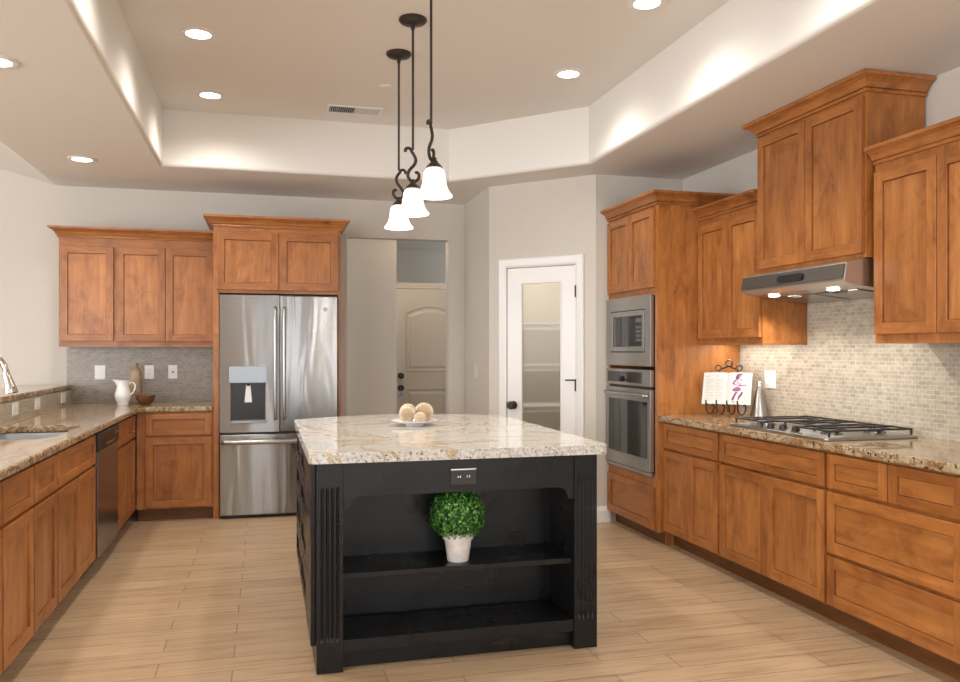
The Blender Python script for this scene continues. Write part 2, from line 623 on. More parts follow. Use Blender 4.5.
def tag(o, label=None, cat=None, group=None, kind=None):
    if label:
        o['label'] = label
    if cat:
        o['category'] = cat
    if group:
        o['group'] = group
    if kind:
        o['kind'] = kind
    return o


def struct(o, label=None):
    o['kind'] = 'structure'
    if label:
        o['label'] = label
    return o


def thing(name, label, cat, loc=(0, 0, 0), rotz=0.0, group=None):
    o = bpy.data.objects.new(name, None)
    o.empty_display_size = 0.1
    o.location = loc
    o.rotation_euler.z = rotz
    COL.objects.link(o)
    return tag(o, label, cat, group)


def copy_tree(o, parent=None):
    c = o.copy()
    COL.objects.link(c)
    if parent is not None:
        c.parent = parent
    for ch in [q for q in bpy.data.objects if q.parent == o]:
        copy_tree(ch, c)
    return c


def arc(cx, cy, r, a0, a1, n):
    return [(cx + r * math.cos(math.radians(a0 + (a1 - a0) * i / n)), cy + r * math.sin(math.radians(a0 + (a1 - a0) * i / n))) for i in range(n + 1)]


# ------------------------------------------------------------------ the room
S, T, BY, WX = 2.70, 3.12, 7.40, 3.23
WT = 0.12
struct(MB().box(-7.0, 3.35, -5.2, 11.0, -0.1, 0.0).build('floor', FLOOR))

# back wall with the opening to the hall; its left end follows the sloping living room ceiling
VS = 0.28
o = MB().prism([(-6.6, 0), (0.715, 0), (0.715, 2.36), (1.655, 2.36), (1.655, 0), (3.35, 0), (3.35, S + 0.1), (-1.67, S + 0.1), (-6.6, S + 0.1 + VS * 4.93)], BY, BY + WT, 'y').build('wall_back', WALL)
struct(o)
struct(MB().box(WX, WX + WT, -5.0, BY - 0.001, 0, S + 0.1).build('wall_right', WALL))
# wall facing left beside the pantry, the angled pantry wall and the short wall behind the oven cabinet
A, Bp = Vector((1.81, 6.54, 0)), Vector((2.485, 5.865, 0))
struct(MB().prism([(1.81, BY - 0.001), (1.81, 6.5415), (1.8885, 6.6195), (1.93, 6.6195), (1.93, BY - 0.001)], 0, S + 0.1).build('wall_pantry_side', WALL))
D45 = PI / 4
pw = MB().grid_wall([0.0, 0.152, 0.800, 0.9546], [0, 2.022, S + 0.1], {(1, 0)}, 0, 0.11, 'y').build('wall_pantry_front', WALL, loc=(A.x, A.y, 0), rotz=-D45)
struct(pw)
struct(MB().prism([(2.4865, 5.865), (WX - 0.001, 5.865), (WX - 0.001, 5.9435), (2.5645, 5.9435)], 0, S + 0.1).build('wall_oven_side', WALL))

# low wall that carries the raised bar, tiled on the kitchen side
struct(MB().box(-1.70, -1.56, 2.5, BY - 0.001, 0, 1.008).build('wall_bar', WALL))
struct(MB().box(-1.559, -1.55, 2.5, BY - 0.012, 0.86, 1.008).build('wall_bar_tile', TILE))
struct(MB().box(-1.59, -0.397, BY - 0.010, BY - 0.0005, 0.86, 1.367).build('wall_back_tile', TILE_B))
struct(MB().box(WX - 0.010, WX - 0.0005, 1.0, 5.043, 0.86, 1.80).build('wall_right_tile', TILE))

# ceiling: low soffit, tray sides with a softened lower edge, tray top
tray = [(-0.73, 0.6), (2.29, 0.6), (2.29, 5.54), (1.44, 6.41), (-0.73, 6.41)]
def offset_poly(p, d):
    n = len(p)
    out = []
    for i in range(n):
        a, b, c = Vector(p[i - 1]), Vector(p[i]), Vector(p[(i + 1) % n])
        n1 = Vector(((b - a).y, -(b - a).x)).normalized()
        n2 = Vector(((c - b).y, -(c - b).x)).normalized()
        k = d / (1 + n1.dot(n2))
        out.append(tuple(b + (n1 + n2) * k))
    return out
cb = MB()
R = 0.028
rings = [(offset_poly(tray, R * (1 - math.sin(a))), S + R * (1 - math.cos(a))) for a in [PI / 2 * k / 4 for k in range(5)]]
outer = [(-1.67, -5.0), (3.35, -5.0), (3.35, BY + WT), (-1.67, BY + WT)]
bm = bmesh.new()
for lp in (outer, rings[0][0]):
    q = [bm.verts.new((p[0], p[1], S)) for p in lp]
    for i in range(len(q)):
        bm.edges.new((q[i], q[(i + 1) % len(q)]))
bmesh.ops.triangle_fill(bm, use_beauty=True, use_dissolve=False, edges=bm.edges[:])
bm.verts.index_update()
cb.add([tuple(v.co) for v in bm.verts], [tuple(v.index for v in f.verts) for f in bm.faces])
bm.free()
rings.append((tray, T))
for (p0, z0), (p1, z1) in zip(rings, rings[1:]):
    n = len(p0)
    cb.add([(x, y, z0) for x, y in p0] + [(x, y, z1) for x, y in p1], [(i, (i + 1) % n, n + (i + 1) % n, n + i) for i in range(n)])
cb.add([(x, y, T) for x, y in tray], [tuple(range(len(tray)))])
struct(cb.build('ceiling', CEIL))
# sloping living room ceiling rising to the left of the bar, and the hall ceiling
struct(MB().prism([(-1.671, S), (-1.671, S + 0.1), (-6.9, S + 0.1 + VS * 5.229), (-6.9, S + VS * 5.229)], -5.0, BY - 0.001, 'y').build('ceiling_living_room', CEIL))
struct(MB().box(0.2, 3.35, BY + WT + 0.001, 11.0, S, S + 0.1).build('ceiling_hall', CEIL))

# rest of the living room behind the camera, with windows that let the daylight in
struct(MB().grid_wall([-6.6, -5.7, -2.7, -0.60, -0.30, 0.70, 1.14, 2.15, 3.05, 3.35], [0, 0.08, 0.35, 2.45, S + 0.08], {(1, 2), (3, 1), (3, 2), (5, 1), (5, 2), (7, 2)}, -5.12, -5.0, 'y').build('wall_rear', WALL))
struct(MB().grid_wall([-5.0, -0.1, 2.3, 2.7, 5.1, BY], [0, 0.5, 2.6, 4.2], {(1, 1), (3, 1)}, -6.72, -6.6, 'x').build('wall_left', WALL))
k = 0
for x0, x1, z0, z1, ax in ((-5.7, -2.7, 0.35, 2.45, 'y'), (-0.60, -0.30, 0.08, 2.45, 'y'), (0.70, 1.14, 0.08, 2.45, 'y'), (2.15, 3.05, 0.35, 2.45, 'y'), (-0.1, 2.3, 0.5, 2.6, 'x'), (2.7, 5.1, 0.5, 2.6, 'x')):
    k += 1
    m = MB()
    xm = (x0 + x1) / 2
    m.ring_frame(x0, x1, z0, z1, 0.06, 0.06, 0, 0.06, 0, 0)
    if x1 - x0 > 0.6:
        m.box(xm - 0.03, xm + 0.03, 0.002, 0.058, z0 + 0.03, z1 - 0.03)
    if ax == 'x':
        m.xform(Matrix.Rotation(PI / 2, 4, 'Z'))
        w = m.build('window_%d' % k, TRIMW, loc=(-6.62, 0, 0))
        g = MB().box(-0.034, -0.03, x0 + 0.02, x1 - 0.02, z0 + 0.02, z1 - 0.02).build('window_pane', CLEAR, w)
    else:
        w = m.build('window_%d' % k, TRIMW, loc=(0, -5.09, 0))
        g = MB().box(x0 + 0.02, x1 - 0.02, 0.03, 0.034, z0 + 0.02, z1 - 0.02).build('window_pane', CLEAR, w)
    struct(w)

# hall behind the opening
struct(MB().box(0.2, 1.262, 8.0, 8.1, 0, S - 0.001).build('wall_hall_left', WALL))
struct(MB().box(1.17, 1.262, 8.101, 11.0, 0, S - 0.001).build('wall_hall_side', WALL))
struct(MB().grid_wall([1.263, 1.43, 2.25, 3.35], [0, 2.045, 2.11, S - 0.001], {(1, 0), (0, 2), (1, 2), (2, 2)}, 9.2, 9.32, 'y').build('wall_hall_end', WALL))
struct(MB().box(1.263, 3.35, 10.9, 11.0, 2.0, S - 0.001).build('wall_hall_niche', WALL))
struct(MB().box(1.263, 3.35, 9.321, 10.899, 2.0, 2.11).build('trim_niche_shelf', WALL))
struct(MB().box(3.23, 3.35, BY + WT + 0.001, 9.2, 0, S - 0.001).build('wall_hall_right', WALL))

# hall door: two panels, arched upper one
def door_panel(m, x0, x1, z0, z1, rise, y, mi=0):
    pts = [(x0, z0), (x1, z0), (x1, z1)]
    if rise:
        for i in range(1, 14):
            t = i / 14
            pts.append((x1 + (x0 - x1) * t, z1 + rise * math.sin(PI * t)))
    pts.append((x0, z1))
    cx, cz = (x0 + x1) / 2, (z0 + z1) / 2
    def inset(d):
        return [(cx + (px - cx) * (1 - 2 * d / (x1 - x0)), cz + (pz - cz) * (1 - 2 * d / (z1 - z0))) for px, pz in pts]
    n = len(pts)
    lo = [(0.0, 0.0), (0.012, 0.010), (0.03, 0.010), (0.05, 0.001)]
    v, f = [], []
    for d, dy in lo:
        v += [(px, y + dy - 0.0105, pz) for px, pz in inset(d)]
    for a in range(3):
        f += [(a * n + i, a * n + (i + 1) % n, (a + 1) * n + (i + 1) % n, (a + 1) * n + i) for i in range(n)]
    f.append(tuple(3 * n + i for i in range(n)))
    m.add(v, f, mi)

d2 = thing('door_2', None, None, (1.435, 9.19, 0))
struct(d2, 'taupe two-panel hall door with arched top panel and black knobs')
MB().box(0, 0.81, 0, 0.04, 0.008, 2.036).build('door_slab', HALLDOOR, d2, bevel=0.002)
for z0, z1, rise in ((1.10, 1.76, 0.075), (0.22, 0.885, 0.0)):
    m = MB()
    door_panel(m, 0.125, 0.685, z0, z1, rise, 0)
    m.build('door_panel', HALLDOOR, d2, fix=False)
for z in (1.045, 0.905):
    MB().lathe([(0, 0.0), (0.034, 0.0), (0.034, -0.008), (0.012, -0.012), (0.012, -0.03), (0.03, -0.04), (0.033, -0.055), (0.022, -0.068), (0, -0.07)], (0.06, -0.001, z), 24, axis='y').build('door_knob', BLACKP, d2, smooth=40)
MB().lathe([(0, 0), (0.02, 0), (0.02, -0.006), (0, -0.008)], (0.06, -0.001, 0.835), 20, axis='y').build('latch_plate', SILVERP, d2, smooth=40)

# pantry door: white, one frosted light, black hardware
d1 = thing('door_1', None, None, (A.x, A.y, 0), -D45)
struct(d1, 'white pantry door with a tall frosted glass light and black hardware')
cas = MB()
prof = [(0.0, 0.0), (0.0, -0.012), (0.012, -0.020), (0.03, -0.016), (0.05, -0.012), (0.062, -0.008), (0.07, -0.003), (0.07, 0.0)]
c0, c1, ct = 0.165, 0.785, 2.016
outl = []
for off, y in prof:
    q = 0.07 - off
    outl.append([(c0 - q, 0.0), (c0 - q, ct + q), (c1 + q, ct + q), (c1 + q, 0.0)])
v, f = [], []
for (pl, (off, y)) in zip(outl, prof):
    v += [(x, y - 0.001, z) for x, z in pl]
for a in range(len(prof)):
    b_ = (a + 1) % len(prof)
    for i in range(3):
        f.append((a * 4 + i, a * 4 + i + 1, b_ * 4 + i + 1, b_ * 4 + i))
f.append(tuple(a * 4 for a in range(len(prof))))
f.append(tuple(a * 4 + 3 for a in range(len(prof))))
cas.add(v, f)
cas.build('door_casing', TRIMW, d1, smooth=20)
jm = MB()
jm.prism([(0.153, 0), (0.153, 2.021), (0.799, 2.021), (0.799, 0), (0.788, 0), (0.788, 2.012), (0.163, 2.012), (0.163, 0)], 0.002, 0.108, 'y')
jm.build('door_jamb', TRIMW, d1)
sl = MB()
xs = (0.166, 0.293, 0.667, 0.784)
sl.ring_frame(0.166, 0.785, 0.012, 2.008, 0.128, 0.121, 0.012, 0.047, 0, 0)
sl.build('door_slab', TRIMW, d1, bevel=0.003)
MB().box(0.290, 0.661, 0.027, 0.032, 0.13, 1.89).build('door_glass', FROST, d1)
m = MB()
m.ring_frame(0.292, 0.659, 0.131, 1.889, 0.012, 0.012, 0.006, 0.026, 0, 0)
m.build('glass_bead', TRIMW, d1, bevel=0.004)
MB().lathe([(0, 0.011), (0.033, 0.011), (0.033, 0.003), (0.013, -0.001), (0.013, -0.022), (0.03, -0.03), (0.034, -0.045), (0.024, -0.058), (0, -0.06)], (0.228, 0, 0.885), 24, axis='y').build('door_knob', BRONZE, d1, smooth=40)
MB().box(0.1625, 0.1655, 0.004, 0.030, 0.855, 0.915).build('strike_plate', BLACKP, d1)
for z in (1.80, 1.06, 0.25):
    hg = MB()
    hg.lathe([(0, -0.048), (0.0075, -0.048), (0.0075, 0.048), (0, 0.048)], (0.7865, -0.003, z), 12)
    hg.box(0.773, 0.7975, 0.0015, 0.0115, z - 0.045, z + 0.045)
    hg.build('hinge', BLACKP, d1, smooth=40)
MB().tube([(0.785, -0.004, 1.10), (0.74, -0.035, 1.10), (0.715, -0.05, 1.10)], 0.006, 8).build('hinge_stop', BLACKP, d1, smooth=40)

# pantry interior: wire shelves, and an added point light to brighten it
for i, z in enumerate((0.46, 0.83, 1.20, 1.57)):
    m = MB()
    for j in range(12):
        y = 6.93 + j * 0.038
        m.tube([(1.945, y, z), (3.215, y, z)], 0.003, 5)
    for x in (1.95, 2.58, 3.21):
        m.tube([(x, 6.92, z), (x, 7.39, z)], 0.004, 5)
    for zz in (z, z - 0.045):
        m.tube([(1.945, 6.925, zz), (3.215, 6.925, zz)], 0.006, 6)
    for j in range(32):
        x = 1.96 + j * 0.0403
        m.tube([(x, 6.925, z), (x, 6.925, z - 0.045)], 0.0025, 4)
    t = m.build('wire_shelf', WHITEP)
    tag(t, ['white wire pantry shelf behind the frosted door, lowest of the four', 'white wire pantry shelf behind the frosted door, second from the bottom',
            'white wire pantry shelf behind the frosted door, third from the bottom', 'white wire pantry shelf behind the frosted door, topmost of the four'][i], 'shelf', 'pantry wire shelves')
pl = bpy.data.lights.new('pantry_fill_light', 'POINT')
pl.energy, pl.color, pl.shadow_soft_size = 17, WARM, 0.12
po = bpy.data.objects.new('pantry_fill_light', pl)
po.location = (2.45, 6.62, 2.3)
COL.objects.link(po)

# baseboards
def baseboard(name, p, q):
    p, q = Vector((p[0], p[1], 0)), Vector((q[0], q[1], 0))
    L = (q - p).length
    m = MB().prism([(0, 0), (-0.016, 0), (-0.016, 0.085), (-0.011, 0.10), (-0.006, 0.118), (0, 0.122)], 0, L, 'x')
    o = m.build(name, TRIMW)
    o.location = p
    o.rotation_euler.z = math.atan2((q - p).y, (q - p).x)
    return struct(o)
baseboard('baseboard_oven_side', (2.478, 5.864), (2.60, 5.864))
baseboard('baseboard_pantry_right', (A.x + 0.857 * 0.7071 - 0.001, A.y - 0.857 * 0.7071 - 0.001), (Bp.x - 0.001, Bp.y - 0.001))
baseboard('baseboard_pantry_left', (A.x, A.y - 0.001), (A.x + 0.092 * 0.7071, A.y - 0.092 * 0.7071 - 0.001))
baseboard('baseboard_pantry_side', (1.809, BY - 0.002), (1.809, 6.545))
baseboard('baseboard_back', (1.66, BY - 0.001), (1.79, BY - 0.001))
baseboard('baseboard_hall', (0.21, 7.999), (1.26, 7.999))

# ------------------------------------------------------------------ cabinet kit (local: x right, y into the wall, z up)
DT = 0.021
def shaker(kind, root, x0, x1, z0, z1, rail=0.055, railz=None, mats=None, y=0.0):
    mats = mats or (WOOD_FV, WOOD_FH, WOOD_V if kind == 'door' else WOOD_H)
    rz = railz if railz else rail
    d = MB().ring_frame(x0, x1, z0, z1, rail, rz, y - DT, y - 0.0005).build(kind, [mats[0], mats[1]], root, bevel=0.0022)
    MB().box(x0 + rail + 0.0026, x1 - rail - 0.0026, y - DT + 0.0105, y - 0.0012, z0 + rz + 0.0026, z1 - rz - 0.0026).build(kind + '_panel', mats[2], d)
    return d


def crown(root, w, d, z0, left=True, right=True, scale=1.0, mat=None, dl=None, dr=None):
    pr = [(0.0, 0.0), (0.013, 0.0), (0.015, 0.006), (0.013, 0.013), (0.006, 0.0145), (0.006, 0.0185), (0.020, 0.0195), (0.023, 0.026), (0.030, 0.040), (0.043, 0.052), (0.056, 0.058), (0.056, 0.0615), (0.064, 0.0625), (0.070, 0.066), (0.071, 0.082), (0.0, 0.082)]
    v, f = [], []
    for o_, z in pr:
        o_ *= scale
        z = z0 + z * scale
        row = []
        if left:
            row.append((-o_, (d if dl is None else dl), z))
        row.append((-o_ if left else 0.0, -o_, z))
        row.append((w + o_ if right else w, -o_, z))
        if right:
            row.append((w + o_, (d if dr is None else dr), z))
        v += row
        n = len(row)
    K = len(pr)
    for a in range(K):
        b_ = (a + 1) % K
        for i in range(n - 1):
            f.append((a * n + i, a * n + i + 1, b_ * n + i + 1, b_ * n + i))
    f.append(tuple(a * n for a in range(K)))
    f.append(tuple(a * n + n - 1 for a in range(K)))
    return MB().add(v, f).build('crown_molding', mat or WOOD_H, root)


def base_cab(name, label, loc, rotz, w, d, fronts, group=None, ztop=0.853, ztoe=0.10, skip_body=False):
    root = thing(name, label, 'cabinet', loc, rotz, group)
    MB().box(0.0005, w - 0.0005, 0, d, ztoe, ztop).build('cabinet_body', WOOD_FV, root)
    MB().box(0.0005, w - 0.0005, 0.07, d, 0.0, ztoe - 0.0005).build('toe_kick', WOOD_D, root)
    for kind, x0, x1, z0, z1 in fronts:
        shaker(kind, root, x0, x1, z0, z1, 0.055 if kind == 'door' else 0.05, 0.055 if kind == 'door' else 0.042 if z1 - z0 < 0.2 else 0.055)
    return root


ZD0, ZD1, ZT0, ZT1 = 0.112, 0.656, 0.673, 0.838
RR, RL = -PI / 2, PI / 2
FR = 2.641        # face plane of the right-hand base run
GB = 'alder base cabinets'
base_cab('base_cabinet', 'honey wood base cabinet with one drawer over two doors beside the oven tower', (FR, 5.046, 0), RR, 0.716, 0.575,
         [('drawer', 0.012, 0.704, ZT0, ZT1), ('door', 0.012, 0.356, ZD0, ZD1), ('door', 0.360, 0.704, ZD0, ZD1)], GB)
base_cab('base_cabinet', 'honey wood base cabinet with wide drawer front over two doors below the cooktop', (FR, 4.330, 0), RR, 0.960, 0.575,
         [('drawer', 0.010, 0.950, ZT0, ZT1), ('door', 0.010, 0.478, ZD0, ZD1), ('door', 0.482, 0.950, ZD0, ZD1)], GB)
base_cab('drawer_cabinet', 'honey wood drawer cabinet with two small drawers above two wide drawers', (FR, 3.370, 0), RR, 0.815, 0.575,
         [('drawer', 0.010, 0.400, ZT0, ZT1), ('drawer', 0.408, 0.805, ZT0, ZT1), ('drawer', 0.010, 0.805, 0.364, 0.656), ('drawer', 0.010, 0.805, ZD0, 0.347)], GB)

FLX = -0.981
base_cab('base_cabinet', 'honey wood base cabinet nearest the camera on the sink side', (FLX, 2.62, 0), RL, 0.82, 0.565,
         [('drawer', 0.012, 0.81, ZT0, ZT1), ('door', 0.012, 0.408, ZD0, ZD1), ('door', 0.412, 0.81, ZD0, ZD1)], GB)
base_cab('base_cabinet', 'narrow honey wood base cabinet with drawer and door, second from the sink cabinet', (FLX, 3.44, 0), RL, 0.432, 0.565,
         [('drawer', 0.010, 0.425, ZT0, ZT1), ('door', 0.010, 0.425, ZD0, ZD1)], GB)
base_cab('base_cabinet', 'narrow honey wood base cabinet with one drawer and one door, next to the sink cabinet', (FLX, 3.872, 0), RL, 0.415, 0.565,
         [('drawer', 0.008, 0.408, ZT0, ZT1), ('door', 0.008, 0.408, ZD0, ZD1)], GB)
skc = thing('sink_cabinet', 'honey wood sink cabinet with false drawer front over two doors beside the dishwasher', 'cabinet', (FLX, 4.287, 0), RL, GB)
# open-topped body: front, sides and floor so that the bowls hang inside
MB().box(0.0005, 0.9045, 0, 0.02, 0.10, 0.853).build('face_frame', WOOD_FV, skc)
for x in (0.0005, 0.8865):
    MB().box(x, x + 0.018, 0.0205, 0.565, 0.1005, 0.64).build('side_panel', WOOD_V, skc)
MB().box(0.019, 0.886, 0.0205, 0.565, 0.10, 0.118).build('cabinet_floor', WOOD_V, skc)
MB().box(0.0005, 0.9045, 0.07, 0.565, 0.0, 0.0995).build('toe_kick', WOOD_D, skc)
shaker('drawer_front', skc, 0.010, 0.895, ZT0, ZT1, 0.05, 0.042)
shaker('door', skc, 0.010, 0.450, ZD0, ZD1)
shaker('door', skc, 0.454, 0.895, ZD0, ZD1)
base_cab('corner_cabinet', 'honey wood corner cabinet with two drawers over two doors past the dishwasher', (FLX, 5.892, 0), RL, 0.825, 0.565,
         [('drawer', 0.010, 0.405, ZT0, ZT1), ('drawer', 0.410, 0.800, ZT0, ZT1), ('door', 0.010, 0.405, ZD0, ZD1), ('door', 0.410, 0.800, ZD0, ZD1)], GB)
bc = base_cab('base_cabinet', 'honey wood base cabinet with one drawer and one door, left of the refrigerator', (-0.959, 6.745, 0), 0, 0.560, 0.64,
              [('drawer', 0.066, 0.548, ZT0, ZT1), ('door', 0.066, 0.548, ZD0, ZD1)], GB)

# dishwasher
dw = thing('dishwasher', 'stainless dishwasher with black control strip between the left-hand base cabinets', 'dishwasher', (FLX, 5.196, 0), RL)
MB().box(0.066, 0.690, 0.0, 0.55, 0.10, 0.850).build('dishwasher_body', BLACKP, dw)
MB().box(0.006, 0.688, -0.030, -0.001, 0.105, 0.735).build('door_panel', STEEL_D, dw, bevel=0.004)
MB().prism([(-0.001, 0.740), (-0.034, 0.740), (-0.036, 0.835), (-0.028, 0.845), (-0.001, 0.845)], 0.006, 0.688, 'x').build('control_panel', BLACKP, dw, bevel=0.003)
MB().box(0.20, 0.49, -0.040, -0.0365, 0.752, 0.772).build('grip', STEEL_D, dw, bevel=0.001)
for i in range(4):
    MB().box(0.52 + i * 0.035, 0.54 + i * 0.035, -0.0385, -0.0362, 0.795, 0.805).build('button', GREYP, dw)
MB().box(0.004, 0.690, 0.06, 0.5, 0.0, 0.099).build('kick_plate', BLACKP, dw)

# ------------------------------------------------------------------ worktops, sink, tap
def slab(name, label, outer, holes, z0, z1, mat, bev=0.011):
    o = MB().holed_slab(outer, holes, z0, z1).build(name, mat, bevel=bev, seg=4)
    return tag(o, label, 'countertop')

def rrect(x0, x1, y0, y1, r, n=5):
    return arc(x1 - r, y1 - r, r, 0, 90, n) + arc(x0 + r, y1 - r, r, 90, 180, n) + arc(x0 + r, y0 + r, r, 180, 270, n) + arc(x1 - r, y0 + r, r, 270, 360, n)

CT = 0.894
hole = arc(-1.105, 5.19, 0.06, 0, 90, 5) + arc(-1.40, 5.19, 0.06, 90, 180, 5) + arc(-1.40, 4.48, 0.06, 180, 270, 5) + arc(-1.195, 4.57, 0.15, 270, 360, 8)
slab('countertop', 'golden brown granite countertop along the sink run turning to the refrigerator',
     [(-0.938, 2.6), (-0.938, 6.65), (-0.925, 6.69), (-0.895, 6.715), (-0.85, 6.718), (-0.3985, 6.718), (-0.3985, BY - 0.0115), (-1.5485, BY - 0.0115), (-1.5485, 2.6)], [hole], 0.854, CT, GRAN_P)
slab('countertop', 'golden brown granite countertop under the cooktop on the right wall',
     [(2.592, 5.043), (WX - 0.0115, 5.043), (WX - 0.0115, 2.55), (2.592, 2.55)], [], 0.854, CT, GRAN_P)
slab('bar_ledge', 'raised granite bar ledge on the low tiled wall behind the sink',
     [(-1.558, 2.45), (-1.558, BY - 0.011), (-1.95, BY - 0.011), (-1.95, 2.45)], [], 1.010, 1.050, GRAN_P)

sink = thing('sink', 'double bowl stainless sink set under the granite', 'sink', (-1.2525, 4.835, CT))
def bowl(x0, x1, y0, y1, zt, zb, r=0.05):
    m = MB()
    loops = []
    for gx, z, rr in ((-0.008, zt, r), (0.0, zt, r), (0.004, zt - 0.02, r), (0.012, zb + 0.04, r), (0.03, zb + 0.008, r), (0.06, zb, r)):
        loops.append([(x, y, z) for x, y in rrect(x0 + gx, x1 - gx, y0 + gx, y1 - gx, max(0.02, rr - gx * 0.5), 5)])
    n = len(loops[0])
    v, f = [], []
    for lp in loops:
        v += lp
    for a in range(len(loops) - 1):
        f += [(a * n + i, a * n + (i + 1) % n, (a + 1) * n + (i + 1) % n, (a + 1) * n + i) for i in range(n)]
    f.append(tuple((len(loops) - 1) * n + i for i in range(n)))
    return m.add(v, f)
SINKM = simple('satin_sink_steel', (0.40, 0.415, 0.43), 0.35, 0.6)
bowl(-0.208, 0.208, -0.415, -0.012, -0.042, -0.24).build('bowl', SINKM, sink, smooth=50, fix=False)
bowl(-0.208, 0.208, 0.012, 0.415, -0.042, -0.24).build('bowl', SINKM, sink, smooth=50, fix=False)
MB().box(-0.195, 0.195, -0.010, 0.010, -0.10, -0.036).build('divider', SINKM, sink, bevel=0.006, seg=3)
for y in (-0.2, 0.2):
    MB().lathe([(0, 0.002), (0.02, 0.0), (0.035, 0.002), (0.044, 0.0)], (0.0, y, -0.238), 24).build('drain', CHROME, sink, smooth=40)

fa = thing('faucet', 'brushed nickel gooseneck faucet arching over the sink', 'faucet', (-1.50, 4.75, CT))
MB().lathe([(0, 0), (0.028, 0), (0.028, 0.01), (0.022, 0.02), (0.018, 0.05), (0.018, 0.11), (0, 0.115)], (0, 0, 0.0005), 24).build('faucet_base', CHROME, fa, smooth=40)
pts = [(0, 0, 0.11), (0, 0, 0.30)]
for i in range(1, 13):
    a = PI - (PI - 0.12) * i / 12
    pts.append((0.095 + 0.095 * math.cos(a), 0, 0.30 + 0.125 * math.sin(a)))
MB().tube(pts, 0.0155, 14).build('spout', CHROME, fa, smooth=40)
p1 = Vector(pts[-1])
MB().tube([p1 + Vector((-0.004, 0, 0.012)), p1 + Vector((0.006, 0, -0.02)), p1 + Vector((0.017, 0, -0.055)), p1 + Vector((0.024, 0, -0.095)), p1 + Vector((0.0245, 0, -0.10))], [0.0175, 0.020, 0.024, 0.032, 0.029], 16).build('spray_head', CHROME, fa, smooth=40)
MB().tube([(0, 0.017, 0.07), (0, 0.04, 0.078), (0.02, 0.06, 0.10), (0.05, 0.075, 0.125)], [0.009, 0.008, 0.006, 0.005], 10).build('lever', CHROME, fa, smooth=40)
sd = MB().lathe([(0, 0), (0.022, 0), (0.022, 0.006), (0.014, 0.012), (0.013, 0.05), (0.010, 0.056), (0.010, 0.085), (0.013, 0.09), (0.013, 0.1), (0, 0.102)], (0, 0, 0.0005), 20)
sd.tube([(0, 0, 0.094), (0.03, 0, 0.098), (0.055, 0, 0.088)], 0.006, 8)
tag(sd.build('soap_dispenser', CHROME, loc=(-1.505, 5.06, CT), smooth=40), 'small brushed nickel soap pump on the counter beyond the faucet', 'soap dispenser')

# ------------------------------------------------------------------ upper cabinets and tall units
def door_set(root, spans, z0, z1, rail=0.055):
    for x0, x1 in spans:
        shaker('door', root, x0, x1, z0, z1, rail)

ul = thing('upper_cabinet', 'honey wood wall cabinet with three doors left of the refrigerator', 'cabinet', (-1.578, 7.071, 1.362))
MB().box(0, 1.178, 0, 0.328, 0, 0.878).build('cabinet_body', WOOD_FH, ul)
door_set(ul, [(0.012, 0.402), (0.424, 0.792), (0.796, 1.166)], 0.045, 0.800)
crown(ul, 1.178, 0.328, 0.872, True, False, 0.98)

fc = thing('refrigerator_cabinet', 'honey wood cabinet surround framing the refrigerator, two doors above', 'cabinet', (-0.396, 6.745, 0))
MB().box(0.0445, 0.9745, 0, 0.65, 1.790, 2.331).build('cabinet_body', WOOD_FH, fc)
MB().box(0, 0.044, -0.004, 0.65, 0, 2.331).build('side_panel', WOOD_FV, fc, bevel=0.002)
MB().box(0.975, 0.998, -0.004, 0.65, 0, 2.331).build('side_panel', WOOD_FV, fc, bevel=0.002)
door_set(fc, [(0.026, 0.502), (0.506, 0.976)], 1.815, 2.272, 0.06)
for q in [c for c in bpy.data.objects if c.parent == fc and c.name.startswith('door')]:
    q.location.y = -0.0045
crown(fc, 0.998, 0.65, 2.318, True, True, 1.0)

# oven tower on the right wall
TX = 2.592
tc = thing('oven_tower', 'tall honey wood cabinet with doors above and drawer below the built-in ovens', 'cabinet', (TX, 5.862, 0), RR)
TW = 0.804
ty0, ty1 = 0.030, TW - 0.046
MB().ring_frame(0, TW, 0.445, 1.745, 0.030, 0.03, 0, 0.02, 0, 1).build('face_frame', [WOOD_FV, WOOD_FH], tc)
MB().box(0, 0.018, 0.0205, 0.626, 0.445, 1.745).build('side_panel', WOOD_V, tc)
MB().prism([(0.001, 0.09), (0.06, 0.09), (0.06, 0.0), (0.626, 0.0), (0.626, 2.345), (0.001, 2.345)], TW + 0.0005, TW + 0.012, 'x').build('side_panel', WOOD_V, tc)
MB().box(0, TW, 0, 0.626, 1.7455, 2.345).build('upper_body', WOOD_V, tc)
MB().box(0, TW, 0, 0.626, 0.09, 0.4445).build('lower_body', WOOD_V, tc)
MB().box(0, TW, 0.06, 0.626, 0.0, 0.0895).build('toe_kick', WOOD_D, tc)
door_set(tc, [(0.014, 0.398), (0.402, 0.782)], 1.770, 2.315)
shaker('drawer', tc, 0.014, 0.782, 0.098, 0.395, 0.055, 0.055)
crown(tc, TW + 0.012, 0.626, 2.334, True, True, 1.0, dl=0.626, dr=0.626)

